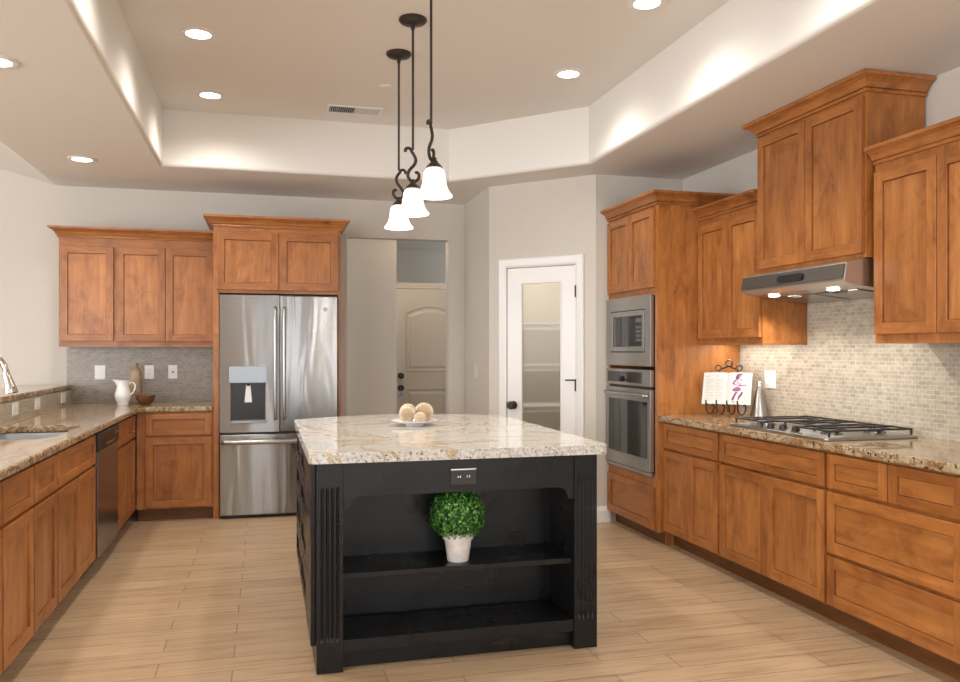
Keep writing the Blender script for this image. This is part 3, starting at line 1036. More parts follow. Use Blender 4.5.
mw = thing('microwave', 'built-in stainless microwave above the wall oven', 'microwave', (TX, 5.862, 0), RR)
MB().box(0.06, 0.735, -0.001, 0.45, 1.235, 1.705).build('microwave_body', BLACKP, mw)
MB().ring_frame(0.022, 0.762, 1.222, 1.722, 0.083, 0.098, -0.030, -0.0015, 0, 0).build('trim_kit', STEEL, mw, bevel=0.003)
MB().ring_frame(0.104, 0.680, 1.320, 1.624, 0.02, 0.02, -0.0312, -0.003, 0, 0).build('door_gap', BLACKP, mw)
MB().ring_frame(0.110, 0.674, 1.326, 1.618, 0.036, 0.036, -0.036, -0.002, 0, 0).build('door_frame', STEEL, mw, bevel=0.003)
MB().box(0.147, 0.510, -0.024, -0.004, 1.363, 1.581).build('door_glass', BLACKG, mw)
MB().box(0.5105, 0.637, -0.026, -0.004, 1.363, 1.581).build('control_panel', BLACKP, mw)
for i in range(4):
    for j in range(3):
        MB().box(0.532 + j * 0.028, 0.552 + j * 0.028, -0.0275, -0.0262, 1.40 + i * 0.03, 1.418 + i * 0.03).build('button', GREYP, mw)
MB().box(0.532, 0.612, -0.0275, -0.0262, 1.535, 1.562).build('display', GREYP, mw)

ov = thing('built_in_oven', 'built-in stainless wall oven with curved bar handle under the microwave', 'oven', (TX, 5.862, 0), RR)
MB().box(0.06, 0.735, -0.001, 0.5, 0.49, 1.17).build('oven_body', BLACKP, ov)
MB().box(0.020, 0.764, -0.030, -0.0015, 1.080, 1.198).build('control_panel', STEEL, ov, bevel=0.003)
MB().box(0.05, 0.63, -0.032, -0.0302, 1.100, 1.178).build('display', BLACKG, ov)
MB().lathe([(0, 0), (0.02, 0), (0.018, -0.018), (0, -0.02)], (0.30, -0.0322, 1.125), 20, axis='y').build('knob', BLACKP, ov, smooth=40)
MB().ring_frame(0.020, 0.764, 0.492, 1.062, 0.040, 0.088, -0.034, -0.0015, 0, 0).build('oven_door', STEEL, ov, bevel=0.003)
MB().box(0.061, 0.723, -0.029, -0.004, 0.581, 0.973).build('door_glass', BLACKG, ov)
pts = [(0.05, -0.035, 1.018), (0.06, -0.055, 1.018)] + [(0.07 + 0.644 * i / 12, -0.062 - 0.012 * math.sin(PI * i / 12), 1.018) for i in range(13)] + [(0.724, -0.055, 1.018), (0.734, -0.035, 1.018)]
MB().tube(pts, 0.012, 12).build('handle', STEEL, ov, smooth=40)
MB().box(0.020, 0.764, -0.024, -0.0015, 0.462, 0.486).build('bottom_trim', STEEL, ov, bevel=0.002)

# uppers on the right wall
UX = 2.908
u1 = thing('upper_cabinet', 'honey wood two-door wall cabinet between the oven tower and the range hood', 'cabinet', (UX, 5.044, 1.369), RR)
MB().box(0, 0.738, 0, WX - UX - 0.011, 0.0205, 0.868).build('cabinet_body', WOOD_FV, u1)
MB().prism([(0, 0), (0.738, 0), (0.738, WX - UX - 0.011), (0.720, WX - UX - 0.011), (0.720, 0.02), (0, 0.02)], 0, 0.020, 'z').build('light_rail', WOOD_FH, u1)
door_set(u1, [(0.010, 0.364), (0.368, 0.728)], 0.045, 0.818)
crown(u1, 0.738, 0.296, 0.858, False, False, 0.98, dl=0.0, dr=0.05)
hc = thing('upper_cabinet', 'raised honey wood two-door cabinet above the range hood reaching the ceiling', 'cabinet', (2.871, 4.288, 1.796), RR)
MB().box(0, 0.900, 0, WX - 2.871 - 0.011, 0, 0.835).build('cabinet_body', WOOD_FV, hc)
door_set(hc, [(0.012, 0.448), (0.452, 0.888)], 0.022, 0.800)
crown(hc, 0.900, 0.348, 0.818, True, True, 1.0)
u2 = thing('upper_cabinet', 'honey wood wall cabinet at the right edge of the view, past the hood', 'cabinet', (UX, 3.370, 1.369), RR)
MB().box(0, 0.800, 0, WX - UX - 0.011, 0, 0.888).build('cabinet_body', WOOD_FV, u2)
door_set(u2, [(0.012, 0.395), (0.399, 0.788)], 0.045, 0.838)
crown(u2, 0.800, 0.296, 0.878, False, True, 0.98, dl=-0.0, dr=0.296)

# range hood
hd = thing('range_hood', 'stainless under-cabinet range hood with two lit lamps over the cooktop', 'range hood', (2.745, 4.284, 1.62), RR)
HW, HD = 0.888, WX - 2.745 - 0.011
m = MB()
m.prism([(0.0, 0.060), (0.018, 0.150), (0.105, 0.172), (HD, 0.172), (HD, 0.0), (0.05, 0.040)], 0, HW, 'x')
m.build('hood_shell', steel('hood_steel', (0.58, 0.575, 0.57), 0.33), hd, bevel=0.003)
m = MB()
m.prism([(-0.004, 0.072), (0.010, 0.143), (0.0135, 0.1425), (-0.0005, 0.0715)], 0.004, HW - 0.004, 'x')
m.build('front_strip', STEEL_D, hd)
m = MB()
pill = [(0.375 + 0.019 * math.cos(a), 0.019 * math.sin(a)) for a in [PI / 2 + PI * i / 8 for i in range(9)]] + [(0.555 + 0.019 * math.cos(a), 0.019 * math.sin(a)) for a in [-PI / 2 + PI * i / 8 for i in range(9)]]
v = [(x, 0.0015 + z * 0.19, 0.107 + z) for x, z in pill]
v2 = [(x, y - 0.006, z) for x, y, z in v]
n = len(v)
m.add(v + v2, [tuple(range(n)), tuple(range(2 * n - 1, n - 1, -1))] + [(i, (i + 1) % n, n + (i + 1) % n, n + i) for i in range(n)])
m.build('switch_panel', BLACKP, hd)
slope = math.atan2(-0.040, HD - 0.05)
def under(x, y, dz=0.0):
    return (x, y, 0.040 - 0.040 * (y - 0.05) / (HD - 0.05) + dz)
for x0, x1 in ((0.10, 0.42), (0.46, 0.78)):
    m = MB()
    q = [under(x0, 0.17), under(x1, 0.17), under(x1, 0.42), under(x0, 0.42)]
    m.add([(a, b_, c - 0.001) for a, b_, c in q] + [(a, b_, c - 0.005) for a, b_, c in q], [(0, 1, 2, 3), (7, 6, 5, 4), (0, 4, 5, 1), (1, 5, 6, 2), (2, 6, 7, 3), (3, 7, 4, 0)])
    fl = m.build('grease_filter', STEEL, hd)
    xm = (x0 + x1) / 2
    MB().box(xm - 0.05, xm + 0.05, 0.19, 0.20, under(0, 0.195)[2] - 0.0085, under(0, 0.195)[2] - 0.0055).build('filter_pull', STEEL, fl)
for x in (0.175, 0.68):
    z = under(x, 0.105)[2]
    lp = MB().lathe([(0, -0.008), (0.026, -0.006), (0.031, -0.004), (0.031, -0.0005), (0, -0.0005)], (x, 0.105, z - 0.003), 24)
    lp.build('hood_lamp', LENS, hd, smooth=40)
for y in (4.284 - 0.175, 4.284 - 0.68):
    sp = bpy.data.lights.new('hood_lamp_light', 'SPOT')
    sp.energy, sp.color, sp.spot_size, sp.spot_blend, sp.shadow_soft_size = 16, WARM, math.radians(140), 0.6, 0.03
    so = bpy.data.objects.new('hood_lamp_light', sp)
    so.location = (2.85, y, 1.635)
    COL.objects.link(so)

# under-cabinet lamp left of the hood
uc = MB().box(0.04, 0.67, 0.20, 0.225, 0.0150, 0.0200)
t = uc.build('cabinet_light', LED, loc=(UX, 5.044, 1.369), rotz=RR)
tag(t, 'slim warm strip light under the wall cabinet beside the oven tower', 'light')
area('cabinet_light_glow', (3.08, 4.69, 1.381), (0, 0, 0), 0.03, 0.62, 2.3, WARM)

# ------------------------------------------------------------------ refrigerator
fr = thing('refrigerator', 'stainless french door refrigerator with water dispenser and freezer drawer', 'refrigerator', (-0.348, 6.70, 0))
FW = 0.923
MB().box(0.004, FW - 0.004, 0.055, 0.68, 0.028, 1.765).build('refrigerator_body', GREYP, fr)
def rdoor(name, x0, x1, z0, z1, hole_=None):
    # gently bowed front
    nx = 12
    xs_ = [x0 + (x1 - x0) * i / nx for i in range(nx + 1)]
    bow = lambda x: -0.012 * math.sin(PI * min(1, max(0, x / FW)))
    m = MB()
    poly = [(x, bow(x)) for x in xs_] + [(x1, 0.05), (x0, 0.05)]
    m.prism(poly, z0, z1, 'z')
    return m.build(name, STEEL_F, fr, bevel=0.006, seg=3, smooth=35)
# left door is built around the dispenser recess
bowf = lambda x: -0.012 * math.sin(PI * min(1, max(0, x / FW)))
DX0, DX1, DZ0, DZ1 = 0.084, 0.355, 0.775, 1.075
m = MB()
xs_ = [0.002, 0.03, 0.058, DX0] + [DX0 + (DX1 - DX0) * i / 6 for i in range(1, 7)] + [0.39, 0.425, 0.459]
zs_ = [0.685, DZ0, DZ1, 1.772]
nu = len(xs_)
v = [(x, bowf(x), z) for z in zs_ for x in xs_] + [(x, 0.05, z) for z in zs_ for x in xs_]
ix = lambda k, j, i: k * nu * 4 + j * nu + i
hole_i = range(3, 9)
f = []
for j in range(3):
    for i in range(nu - 1):
        if not (j == 1 and i in hole_i):
            f.append((ix(0, j, i), ix(0, j, i + 1), ix(0, j + 1, i + 1), ix(0, j + 1, i)))
        f.append((ix(1, j, i), ix(1, j + 1, i), ix(1, j + 1, i + 1), ix(1, j, i + 1)))
for i in range(nu - 1):
    f.append((ix(0, 0, i), ix(1, 0, i), ix(1, 0, i + 1), ix(0, 0, i + 1)))
    f.append((ix(0, 3, i), ix(0, 3, i + 1), ix(1, 3, i + 1), ix(1, 3, i)))
for j in range(3):
    f.append((ix(0, j, 0), ix(0, j + 1, 0), ix(1, j + 1, 0), ix(1, j, 0)))
    f.append((ix(0, j, nu - 1), ix(1, j, nu - 1), ix(1, j + 1, nu - 1), ix(0, j + 1, nu - 1)))
ld = m.add(v, f).build('door', STEEL_F, fr, smooth=35)
rdoor('door', 0.464, FW - 0.002, 0.685, 1.772)
rdoor('freezer_drawer', 0.002, FW - 0.002, 0.028, 0.668)
# dispenser
dp = MB()
dp.add([(DX0, -0.006, DZ0), (DX1, -0.010, DZ0), (DX1, -0.010, DZ1), (DX0, -0.006, DZ1), (DX0 + 0.012, 0.045, DZ0 + 0.01), (DX1 - 0.012, 0.045, DZ0 + 0.01), (DX1 - 0.012, 0.045, DZ1 - 0.005), (DX0 + 0.012, 0.045, DZ1 - 0.005)],
       [(0, 1, 5, 4), (1, 2, 6, 5), (2, 3, 7, 6), (3, 0, 4, 7), (4, 5, 6, 7)])
DISPM = simple('dispenser_recess_grey', (0.26, 0.265, 0.27), 0.4, 0.0)
dsp = dp.build('dispenser_recess', DISPM, fr, fix=False)
MB().box(DX0 - 0.008, DX1 + 0.008, -0.024, -0.0075, 1.076, 1.205).build('dispenser_panel', SILVERP, fr, bevel=0.003)
MB().box(DX0 - 0.004, DX1 + 0.004, -0.024, -0.0075, 0.757, 0.776).build('drip_tray', SILVERP, fr, bevel=0.003)
MB().prism([(0.190, 0.92), (0.250, 0.92), (0.236, 1.07), (0.205, 1.07)], 0.012, 0.03, 'y').build('paddle', WHITEP, fr, bevel=0.004)
MB().ring_frame(0.178, 0.262, 0.905, 1.074, 0.006, 0.006, 0.032, 0.040, 0, 0).build('paddle_frame', BLACKP, fr)
MB().lathe([(0, 0), (0.014, 0), (0.012, -0.022), (0, -0.022)], (0.22, 0.0, 1.074), 16).build('nozzle', BLACKP, fr, smooth=40)
for x in (0.427, 0.496):
    p = [(x, -0.012, 1.655), (x, -0.045, 1.67)] + [(x, -0.058 - 0.006 * math.sin(PI * i / 10), 1.66 - 0.86 * i / 10) for i in range(11)] + [(x, -0.045, 0.79), (x, -0.012, 0.805)]
    MB().tube(p, 0.0135, 12).build('handle', STEEL, fr, smooth=40)
p = [(0.03, -0.004, 0.605), (0.032, -0.040, 0.61)] + [(0.04 + 0.843 * i / 12, -0.052 - 0.014 * math.sin(PI * i / 12), 0.612) for i in range(13)] + [(0.891, -0.040, 0.61), (0.893, -0.004, 0.605)]
MB().tube(p, 0.020, 14).build('handle', STEEL, fr, smooth=40)
MB().lathe([(0, 0.0), (0.017, 0.0), (0.016, -0.003), (0, -0.004)], (0.822, -0.0055, 1.665), 24, axis='y').build('badge', SILVERP, fr, smooth=40)
MB().box(0.03, FW - 0.03, 0.03, 0.60, 0.0, 0.027).build('kick_grille', BLACKP, fr)
MB().box(0.004, FW - 0.004, 0.02, 0.054, 0.66, 1.777).build('door_gasket', BLACKP, fr)

# ------------------------------------------------------------------ cooktop
ck = thing('cooktop', 'stainless gas cooktop with black grates set in the right-hand granite', 'cooktop', (2.622, 4.222, CT), RR)
CW, CD = 0.856, 0.55
MB().prism(rrect(0, CW, 0, CD, 0.02, 4), 0.0005, 0.014, 'z').build('cooktop_pan', STEEL, ck, bevel=0.005, seg=3)
MB().prism(rrect(0.03, CW - 0.03, 0.03, CD - 0.03, 0.02, 4), 0.0142, 0.0165, 'z').build('burner_well', STEEL, ck)
burners = [(0.152, 0.15), (0.152, 0.41), (0.428, 0.34), (0.704, 0.15), (0.704, 0.41)]
for bx_, by_ in burners:
    b_ = MB().lathe([(0, 0.017), (0.055, 0.017), (0.05, 0.027), (0.03, 0.029), (0, 0.029)], (bx_, by_, 0), 24).build('burner', STEEL_D, ck, smooth=40)
    MB().lathe([(0, 0.0292), (0.036, 0.0292), (0.034, 0.037), (0, 0.038)], (bx_, by_, 0), 24).build('burner_cap', IRON, b_, smooth=40)
for x0, x1 in ((0.020, 0.284), (0.298, 0.558), (0.572, 0.836)):
    m = MB()
    y0, y1 = (0.03, 0.525) if x0 != 0.298 else (0.16, 0.525)
    zt0, zt1 = 0.042, 0.051
    m.ring_frame(x0, x1, y0, y1, 0.009, 0.009, -zt1, -zt0, 0, 0)
    m.xform(Matrix.Rotation(PI / 2, 4, 'X') @ Matrix.Scale(1, 4))
    # the frame was drawn upright: lay it flat (y -> height)
    m.v = [(x, -y if False else -y, z) for x, y, z in m.v]
    m.v = [(x, abs(y), abs(z)) for x, y, z in m.v]
    xm, ym = (x0 + x1) / 2, (y0 + y1) / 2
    m.box(xm - 0.004, xm + 0.004, y0 + 0.004, y1 - 0.004, zt0 + 0.001, zt1 + 0.002)
    for yy in ((0.15, 0.41) if x0 != 0.298 else (0.34,)):
        m.box(x0 + 0.004, x1 - 0.004, yy - 0.004, yy + 0.004, zt0 + 0.001, zt1 + 0.001)
    for lx in (x0 + 0.001, x1 - 0.011):
        for ly in (y0 + 0.001, y1 - 0.011):
            m.box(lx, lx + 0.010, ly, ly + 0.010, 0.0168, zt0 + 0.003)
    m.build('grate', IRON, ck, bevel=0.002)
for i, (kx, ky) in enumerate(((0.322, 0.062), (0.375, 0.105), (0.428, 0.062), (0.481, 0.105), (0.534, 0.062))):
    MB().lathe([(0, 0.017), (0.021, 0.017), (0.020, 0.024), (0.017, 0.026), (0.016, 0.042), (0, 0.043)], (kx, ky, 0), 20).build('knob', BLACKP, ck, smooth=40)

# ------------------------------------------------------------------ island
IX0, IX1, IY0, IY1 = 0.205, 1.445, 3.40, 5.03
il = thing('kitchen_island', 'distressed black kitchen island with open shelf front and fluted corner posts', 'island', (IX0, IY0, 0))
W_, D_ = IX1 - IX0, IY1 - IY0
PWd = 0.108
def pilaster(x0, x1, name):
    # corner post with four flutes cut in the front
    n = 4
    m = MB()
    fx = []
    gap = (x1 - x0 - 0.024) / n
    pts_ = [(x0, 0.0)]
    for i in range(n):
        a = x0 + 0.012 + i * gap
        pts_ += [(a + 0.004, 0.0), (a + 0.007, 0.0042), (a + gap / 2, 0.006), (a + gap - 0.007, 0.0042), (a + gap - 0.004, 0.0)]
    pts_ += [(x1, 0.0), (x1, 0.075), (x0, 0.075)]
    nn = len(pts_)
    flat = [(p[0], min(p[1], 0.0) if i not in (nn - 1, nn - 2) else p[1]) for i, p in enumerate(pts_)]
    lev = [(flat, 0.0), (flat, 0.128), (pts_, 0.146), (pts_, 0.752), (flat, 0.77), (flat, 0.870)]
    v, f = [], []
    for pl_, z in lev:
        v += [(x, y, z) for x, y in pl_]
    for a in range(len(lev) - 1):
        f += [(a * nn + i, a * nn + (i + 1) % nn, (a + 1) * nn + (i + 1) % nn, (a + 1) * nn + i) for i in range(nn)]
    f.append(tuple(range(nn - 1, -1, -1)))
    f.append(tuple((len(lev) - 1) * nn + i for i in range(nn)))
    return m.add(v, f).build('corner_post', ISL, il)
pilaster(0, PWd, 'l')
pilaster(W_ - PWd, W_, 'r')
# apron with shaped ends
xa, xb = PWd + 0.0005, W_ - PWd - 0.0005
def bracket(sx, x):
    return [(x, 0.672), (x + sx * 0.024, 0.672), (x + sx * 0.030, 0.684), (x + sx * 0.036, 0.703), (x + sx * 0.046, 0.715), (x + sx * 0.058, 0.720), (x + sx * 0.064, 0.724)]
poly = [(xa, 0.870)] + bracket(1, xa) + list(reversed(bracket(-1, xb))) + [(xb, 0.870)]
MB().prism(poly, 0.006, 0.028, 'y').build('apron', ISL, il, bevel=0.0015)
MB().box(xa, xb, 0.008, 0.30, 0.078, 0.130).build('bottom_shelf', ISL, il, bevel=0.002)
MB().box(xa, xb, 0.055, 0.075, 0.0, 0.077).build('toe_kick', ISL, il)
sh = MB().box(xa + 0.001, xb - 0.001, 0.034, 0.3225, 0.375, 0.400).build('shelf', ISL, il, bevel=0.003)
MB().box(xa, xb, 0.323, 0.338, 0.0, 0.870).build('back_panel', ISL, il)
MB().box(0.0005, PWd, 0.0755, 0.3225, 0.0, 0.870).build('inner_side', ISL, il)
MB().box(W_ - PWd, W_ - 0.0005, 0.0755, 0.3225, 0.0, 0.870).build('inner_side', ISL, il)
MB().box(0.0005, W_ - 0.002, 0.3385, D_, 0.10, 0.870).build('carcass', ISL, il)
MB().box(0.075, W_ - 0.075, 0.3385, D_ - 0.06, 0.0, 0.0995).build('plinth', ISL, il)
# left side: filler panel, then two banks of drawers and doors
def side_front(kind, y0, y1, z0, z1, sgn=-1):
    d = shaker(kind, il, y0, y1, z0, z1, 0.05, 0.045 if z1 - z0 > 0.16 else 0.035, (ISL, ISL, ISL))
    for q in [d] + [c for c in bpy.data.objects if c.parent == d]:
        if q is d:
            q.rotation_euler.z = -PI / 2
            q.location = (0.0, D_, 0)
    return d
# in the side frame x runs from the back corner towards the camera
L0 = D_ - 0.345
MB().box(-0.0215, -0.0005, 0.05, 0.415, 0.102, 0.862).build('side_panel', ISL, il, bevel=0.002)
for a, b_ in ((0.01, 0.598), (0.608, 1.205)):
    for z0, z1 in ((0.115, 0.305), (0.318, 0.505), (0.518, 0.685), (0.698, 0.840)):
        side_front('drawer', a, b_, z0, z1)

tp = [(0.172, 3.368)]
c_, rad = (0.8235, 3.0), 0.0
tp = arc(0.172 + 0.03, 3.368 + 0.03, 0.03, 180, 270, 5) + arc(1.490 - 0.03, 3.368 + 0.03, 0.03, 270, 360, 5)
for i in range(25):
    t_ = i / 24
    x = 1.490 + (0.172 - 1.490) * t_
    tp.append((x, 5.06 + 0.27 * math.sin(PI * t_)))
o = MB().holed_slab(tp, [], 0.8705, 0.914).build('countertop', GRAN_I, bevel=0.014, seg=5)
tag(o, 'cream granite island countertop with gold veins and a bowed far edge', 'countertop')

io = thing('power_outlet', 'dark bronze power outlet set in the black island apron', 'outlet', (0.827, 3.4055, 0.793))
MB().box(-0.056, 0.056, -0.006, -0.0002, -0.036, 0.034).build('cover_plate', BRONZE, io, bevel=0.002)
MB().box(-0.056, 0.056, -0.009, -0.0065, 0.027, 0.034).build('top_rim', CHROME, io, bevel=0.001)
for x in (-0.02, 0.02):
    r_ = MB().lathe([(0, 0), (0.014, 0), (0.014, -0.002), (0, -0.002)], (x, -0.0065, -0.003), 20, axis='y').build('socket', BLACKP, io)
    for dx in (-0.005, 0.005):
        MB().box(x + dx - 0.0015, x + dx + 0.0015, -0.0095, -0.0086, -0.006, 0.004).build('slot', CHROME, r_)

# topiary on the island shelf
tpl = thing('potted_topiary', 'round boxwood topiary in a whitewashed pot on the black island shelf', 'plant', (0.832, 3.525, 0.4005))
MB().lathe([(0, 0), (0.046, 0), (0.048, 0.003), (0.060, 0.095), (0.067, 0.097), (0.069, 0.126), (0.064, 0.128), (0.06, 0.118), (0.0, 0.114)], (0, 0, 0), 36).build('pot', POT, tpl, smooth=35)
MB().lathe([(0, 0), (0.058, 0.0), (0.05, 0.004), (0, 0.006)], (0, 0, 0.1145), 24).build('soil', SOIL, tpl)
MB().tube([(0, 0, 0.116), (0.002, 0, 0.15), (0, 0, 0.19)], 0.006, 8).build('stem', BOWLW, tpl)
m = MB()
Rr = 0.122
for i in range(2600):
    zc = 1 - 2 * (i + 0.5) / 2600
    ph = i * 2.399963 + rnd.uniform(-0.3, 0.3)
    rr = math.sqrt(max(0, 1 - zc * zc))
    nrm = Vector((rr * math.cos(ph), rr * math.sin(ph), zc))
    r = Rr * rnd.uniform(0.84, 1.04) * (1 + 0.03 * math.sin(5 * ph) * rr)
    p = nrm * r
    p.z = p.z * 0.95
    if p.z < -0.095:
        continue
    tdir = Vector((rnd.uniform(-1, 1), rnd.uniform(-1, 1), rnd.uniform(-1, 1)))
    a = (tdir - nrm * tdir.dot(nrm)).normalized()
    a = (a + nrm * rnd.uniform(-0.2, 0.9)).normalized()
    b_ = nrm.cross(a).normalized()
    n2 = a.cross(b_).normalized()
    L, Wd = rnd.uniform(0.011, 0.017), rnd.uniform(0.004, 0.0062)
    c = Vector((0, 0, 0.205)) + p
    m.add([c - a * L * 0.5, c + b_ * Wd + n2 * 0.0015, c + a * L * 0.5, c - b_ * Wd + n2 * 0.0015, c], [(0, 1, 4), (1, 2, 4), (2, 3, 4), (3, 0, 4)])
fo = m.build('foliage', LEAF, tpl, fix=False)
MB().lathe([(0, -0.085)] + [(0.1 * math.cos(a), 0.095 * math.sin(a)) for a in [-1.1 + 2.4 * i / 12 for i in range(13)]] + [(0, 0.095)], (0, 0, 0.205), 24).build('foliage_core', simple('inner_leaf_green', (0.02, 0.07, 0.012), 0.8), tpl, smooth=60)

# plate with rattan balls
PX, PY, PZ = 0.812, 4.50, 0.9145
tag(MB().lathe([(0, 0.0), (0.052, 0.0), (0.054, 0.006), (0.05, 0.010), (0.095, 0.016), (0.128, 0.027), (0.130, 0.030), (0.126, 0.031), (0.092, 0.022), (0.05, 0.016), (0, 0.015)], (0, 0, 0), 48).build('plate', CERAMIC, loc=(PX, PY, PZ), smooth=40),
    'shallow white footed plate under the rattan balls on the island', 'plate')
def rattan_ball(label, x, y, z, r):
    root = thing('rattan_ball', label, 'decorative ball', (x, y, z), rnd.uniform(0, 3), 'rattan balls on the plate')
    bm = bmesh.new()
    bmesh.ops.create_icosphere(bm, subdivisions=3, radius=r)
    for v_ in bm.verts:
        v_.co *= 1 + rnd.uniform(-0.02, 0.02)
    me = bpy.data.meshes.new('weave')
    bm.to_mesh(me)
    bm.free()
    me.materials.append(RATTAN)
    o = bpy.data.objects.new('weave', me)
    COL.objects.link(o)
    o.parent = root
    md = o.modifiers.new('strands', 'WIREFRAME')
    md.thickness = 0.0042
    md.use_even_offset = False
    MB().lathe([(0.86 * r * math.sin(PI * i / 10), -0.86 * r * math.cos(PI * i / 10)) for i in range(11)], (0, 0, 0), 20).build('core', RATTAN_C, root, smooth=60)
for lab, x, y, r in (('cream woven rattan ball at the front left of the white plate', -0.048, -0.030, 0.044),
                     ('large cream woven rattan ball at the right of the white plate', 0.054, 0.004, 0.052),
                     ('smooth tan rattan ball at the back of the plate, between the other balls', -0.022, 0.088, 0.047),
                     ('small cream woven rattan ball at the front middle of the white plate', 0.018, -0.075, 0.030)):
    rr = math.hypot(x, y)
    zoff = 0.017 if r < 0.04 else 0.018
    rattan_ball(lab, PX + x, PY + y, PZ + zoff + r + 0.002, r)

# ------------------------------------------------------------------ things on the counters
# white jug
jg = thing('pitcher', 'white ceramic pitcher with loop handle on the corner of the counter', 'pitcher', (-1.105, 7.05, CT + 0.0005))
pr = [(0, 0), (0.042, 0), (0.045, 0.006), (0.042, 0.014), (0.055, 0.04), (0.062, 0.065), (0.06, 0.09), (0.05, 0.125), (0.045, 0.15), (0.046, 0.175), (0.052, 0.195), (0.048, 0.194), (0.042, 0.175), (0.041, 0.15), (0.046, 0.12), (0.055, 0.08), (0.05, 0.04), (0, 0.02)]
m = MB().lathe(pr, (0, 0, 0), 40)
m.v = [((x - (0.03 * max(0, (z - 0.15) / 0.045) * max(0.0, -x / 0.05) ** 2 if z > 0.15 else 0)), y * (1 - 0.25 * max(0, (z - 0.15) / 0.045) * max(0.0, -x / 0.05) if z > 0.15 else 1), z + (0.012 * max(0.0, -x / 0.05) * max(0, (z - 0.15) / 0.045) if z > 0.15 else 0)) for x, y, z in m.v]
m.build('pitcher_body', CERAMIC, jg, smooth=50)
MB().tube([(0.043, 0, 0.165), (0.058, 0, 0.182), (0.078, 0, 0.180), (0.092, 0, 0.16), (0.090, 0, 0.13), (0.076, 0, 0.10), (0.058, 0, 0.083)], [0.006, 0.0065, 0.006, 0.006, 0.006, 0.006, 0.007], 10).build('handle', CERAMIC, jg, smooth=60)
# tall taupe vase
tag(MB().lathe([(q * 0.82, z) for q, z in [(0, 0), (0.05, 0), (0.056, 0.01), (0.059, 0.06), (0.060, 0.20), (0.056, 0.25), (0.042, 0.285), (0.024, 0.305), (0.020, 0.315), (0.022, 0.33), (0.021, 0.335), (0.014, 0.332), (0.014, 0.31), (0, 0.3)]], (0, 0, 0), 36).build('bottle_vase', TAUPE, loc=(-1.035, 7.22, CT + 0.0005), smooth=40),
    'tall taupe wooden bottle vase behind the white pitcher', 'vase')
# dark wooden bowl
m = MB().lathe([(0, 0), (0.04, 0), (0.045, 0.004), (0.07, 0.03), (0.088, 0.06), (0.094, 0.085), (0.088, 0.086), (0.08, 0.062), (0.06, 0.03), (0, 0.016)], (0, 0, 0), 36)
m.v = [(x * 0.86, y * 0.70, 0.82 * z + (0.012 * abs(x) / 0.09 if z > 0.05 else 0)) for x, y, z in m.v]
tag(m.build('wooden_bowl', BOWLW, loc=(-0.935, 7.04, CT + 0.0005), smooth=40), 'dark oval wooden bowl beside the white pitcher', 'bowl')

def outlet(name, label, loc, rotz, w, h, kind, mat=WHITEP, group='white wall plates', cat='outlet'):
    r = thing(name, label, cat, loc, rotz, group)
    MB().box(-w / 2, w / 2, -0.006, -0.0003, -h / 2, h / 2).build('cover_plate', mat, r, bevel=0.002)
    if kind == 'rocker':
        MB().box(-0.017, 0.017, -0.009, -0.0062, -0.034, 0.034).build('rocker', mat, r, bevel=0.001)
    elif kind == 'double_rocker':
        for x in (-0.024, 0.024):
            MB().box(x - 0.017, x + 0.017, -0.009, -0.0062, -0.034, 0.034).build('rocker', mat, r, bevel=0.001)
    elif kind == 'jack':
        MB().lathe([(0, 0), (0.009, 0), (0.009, -0.006), (0, -0.006)], (0, -0.0062, 0), 16, axis='y').build('jack', GREYP, r)
    elif kind == 'duplex':
        for z in (-0.02, 0.02):
            s_ = MB().lathe([(0, 0), (0.016, 0), (0.015, -0.002), (0, -0.002)], (0, -0.0062, z), 20, axis='y').build('socket', mat, r)
            for dx in (-0.006, 0.006):
                MB().box(dx - 0.001, dx + 0.001, -0.0090, -0.0083, z - 0.004, z + 0.006).build('slot', GREYP, s_)
    elif kind == 'duplex_h':
        for x in (-0.02, 0.02):
            s_ = MB().lathe([(0, 0), (0.016, 0), (0.015, -0.002), (0, -0.002)], (x, -0.0062, 0), 20, axis='y').build('socket', mat, r)
            for dz in (-0.006, 0.006):
                MB().box(x - 0.004, x + 0.006, -0.0090, -0.0083, dz - 0.001, dz + 0.001).build('slot', GREYP, s_)
    return r
yb = BY - 0.010
outlet('light_switch', 'white rocker light switch on the back tile, left of the pitcher', (-1.335, yb, 1.150), 0, 0.082, 0.118, 'rocker', cat='light switch')
outlet('power_outlet', 'white duplex outlet on the back tile, right of the taupe vase', (-0.950, yb, 1.150), 0, 0.074, 0.116, 'duplex')
outlet('cable_outlet', 'white cable outlet with one dark jack on the back tile, nearest the refrigerator', (-0.762, yb, 1.150), 0, 0.074, 0.116, 'jack')
for y, lab in ((5.79, 'white outlet on the bar tile, closest to the faucet'), (6.32, 'white outlet on the bar tile, middle one of three'), (7.08, 'white outlet on the bar tile, next to the back wall')):
    outlet('power_outlet', lab, (-1.55, y, 0.958), RL, 0.13, 0.080, 'duplex_h')
outlet('light_switch', 'white double light switch on the mosaic tile behind the cookbook', (WX - 0.010, 4.68, 1.143), RR, 0.118, 0.116, 'double_rocker', cat='light switch')
outlet('light_switch', 'pale light switch on the narrow wall left of the pantry door', (1.81, 6.975, 1.143), RR, 0.12, 0.118, 'double_rocker', mat=simple('almond_plastic', (0.66, 0.62, 0.55), 0.4), cat='light switch')

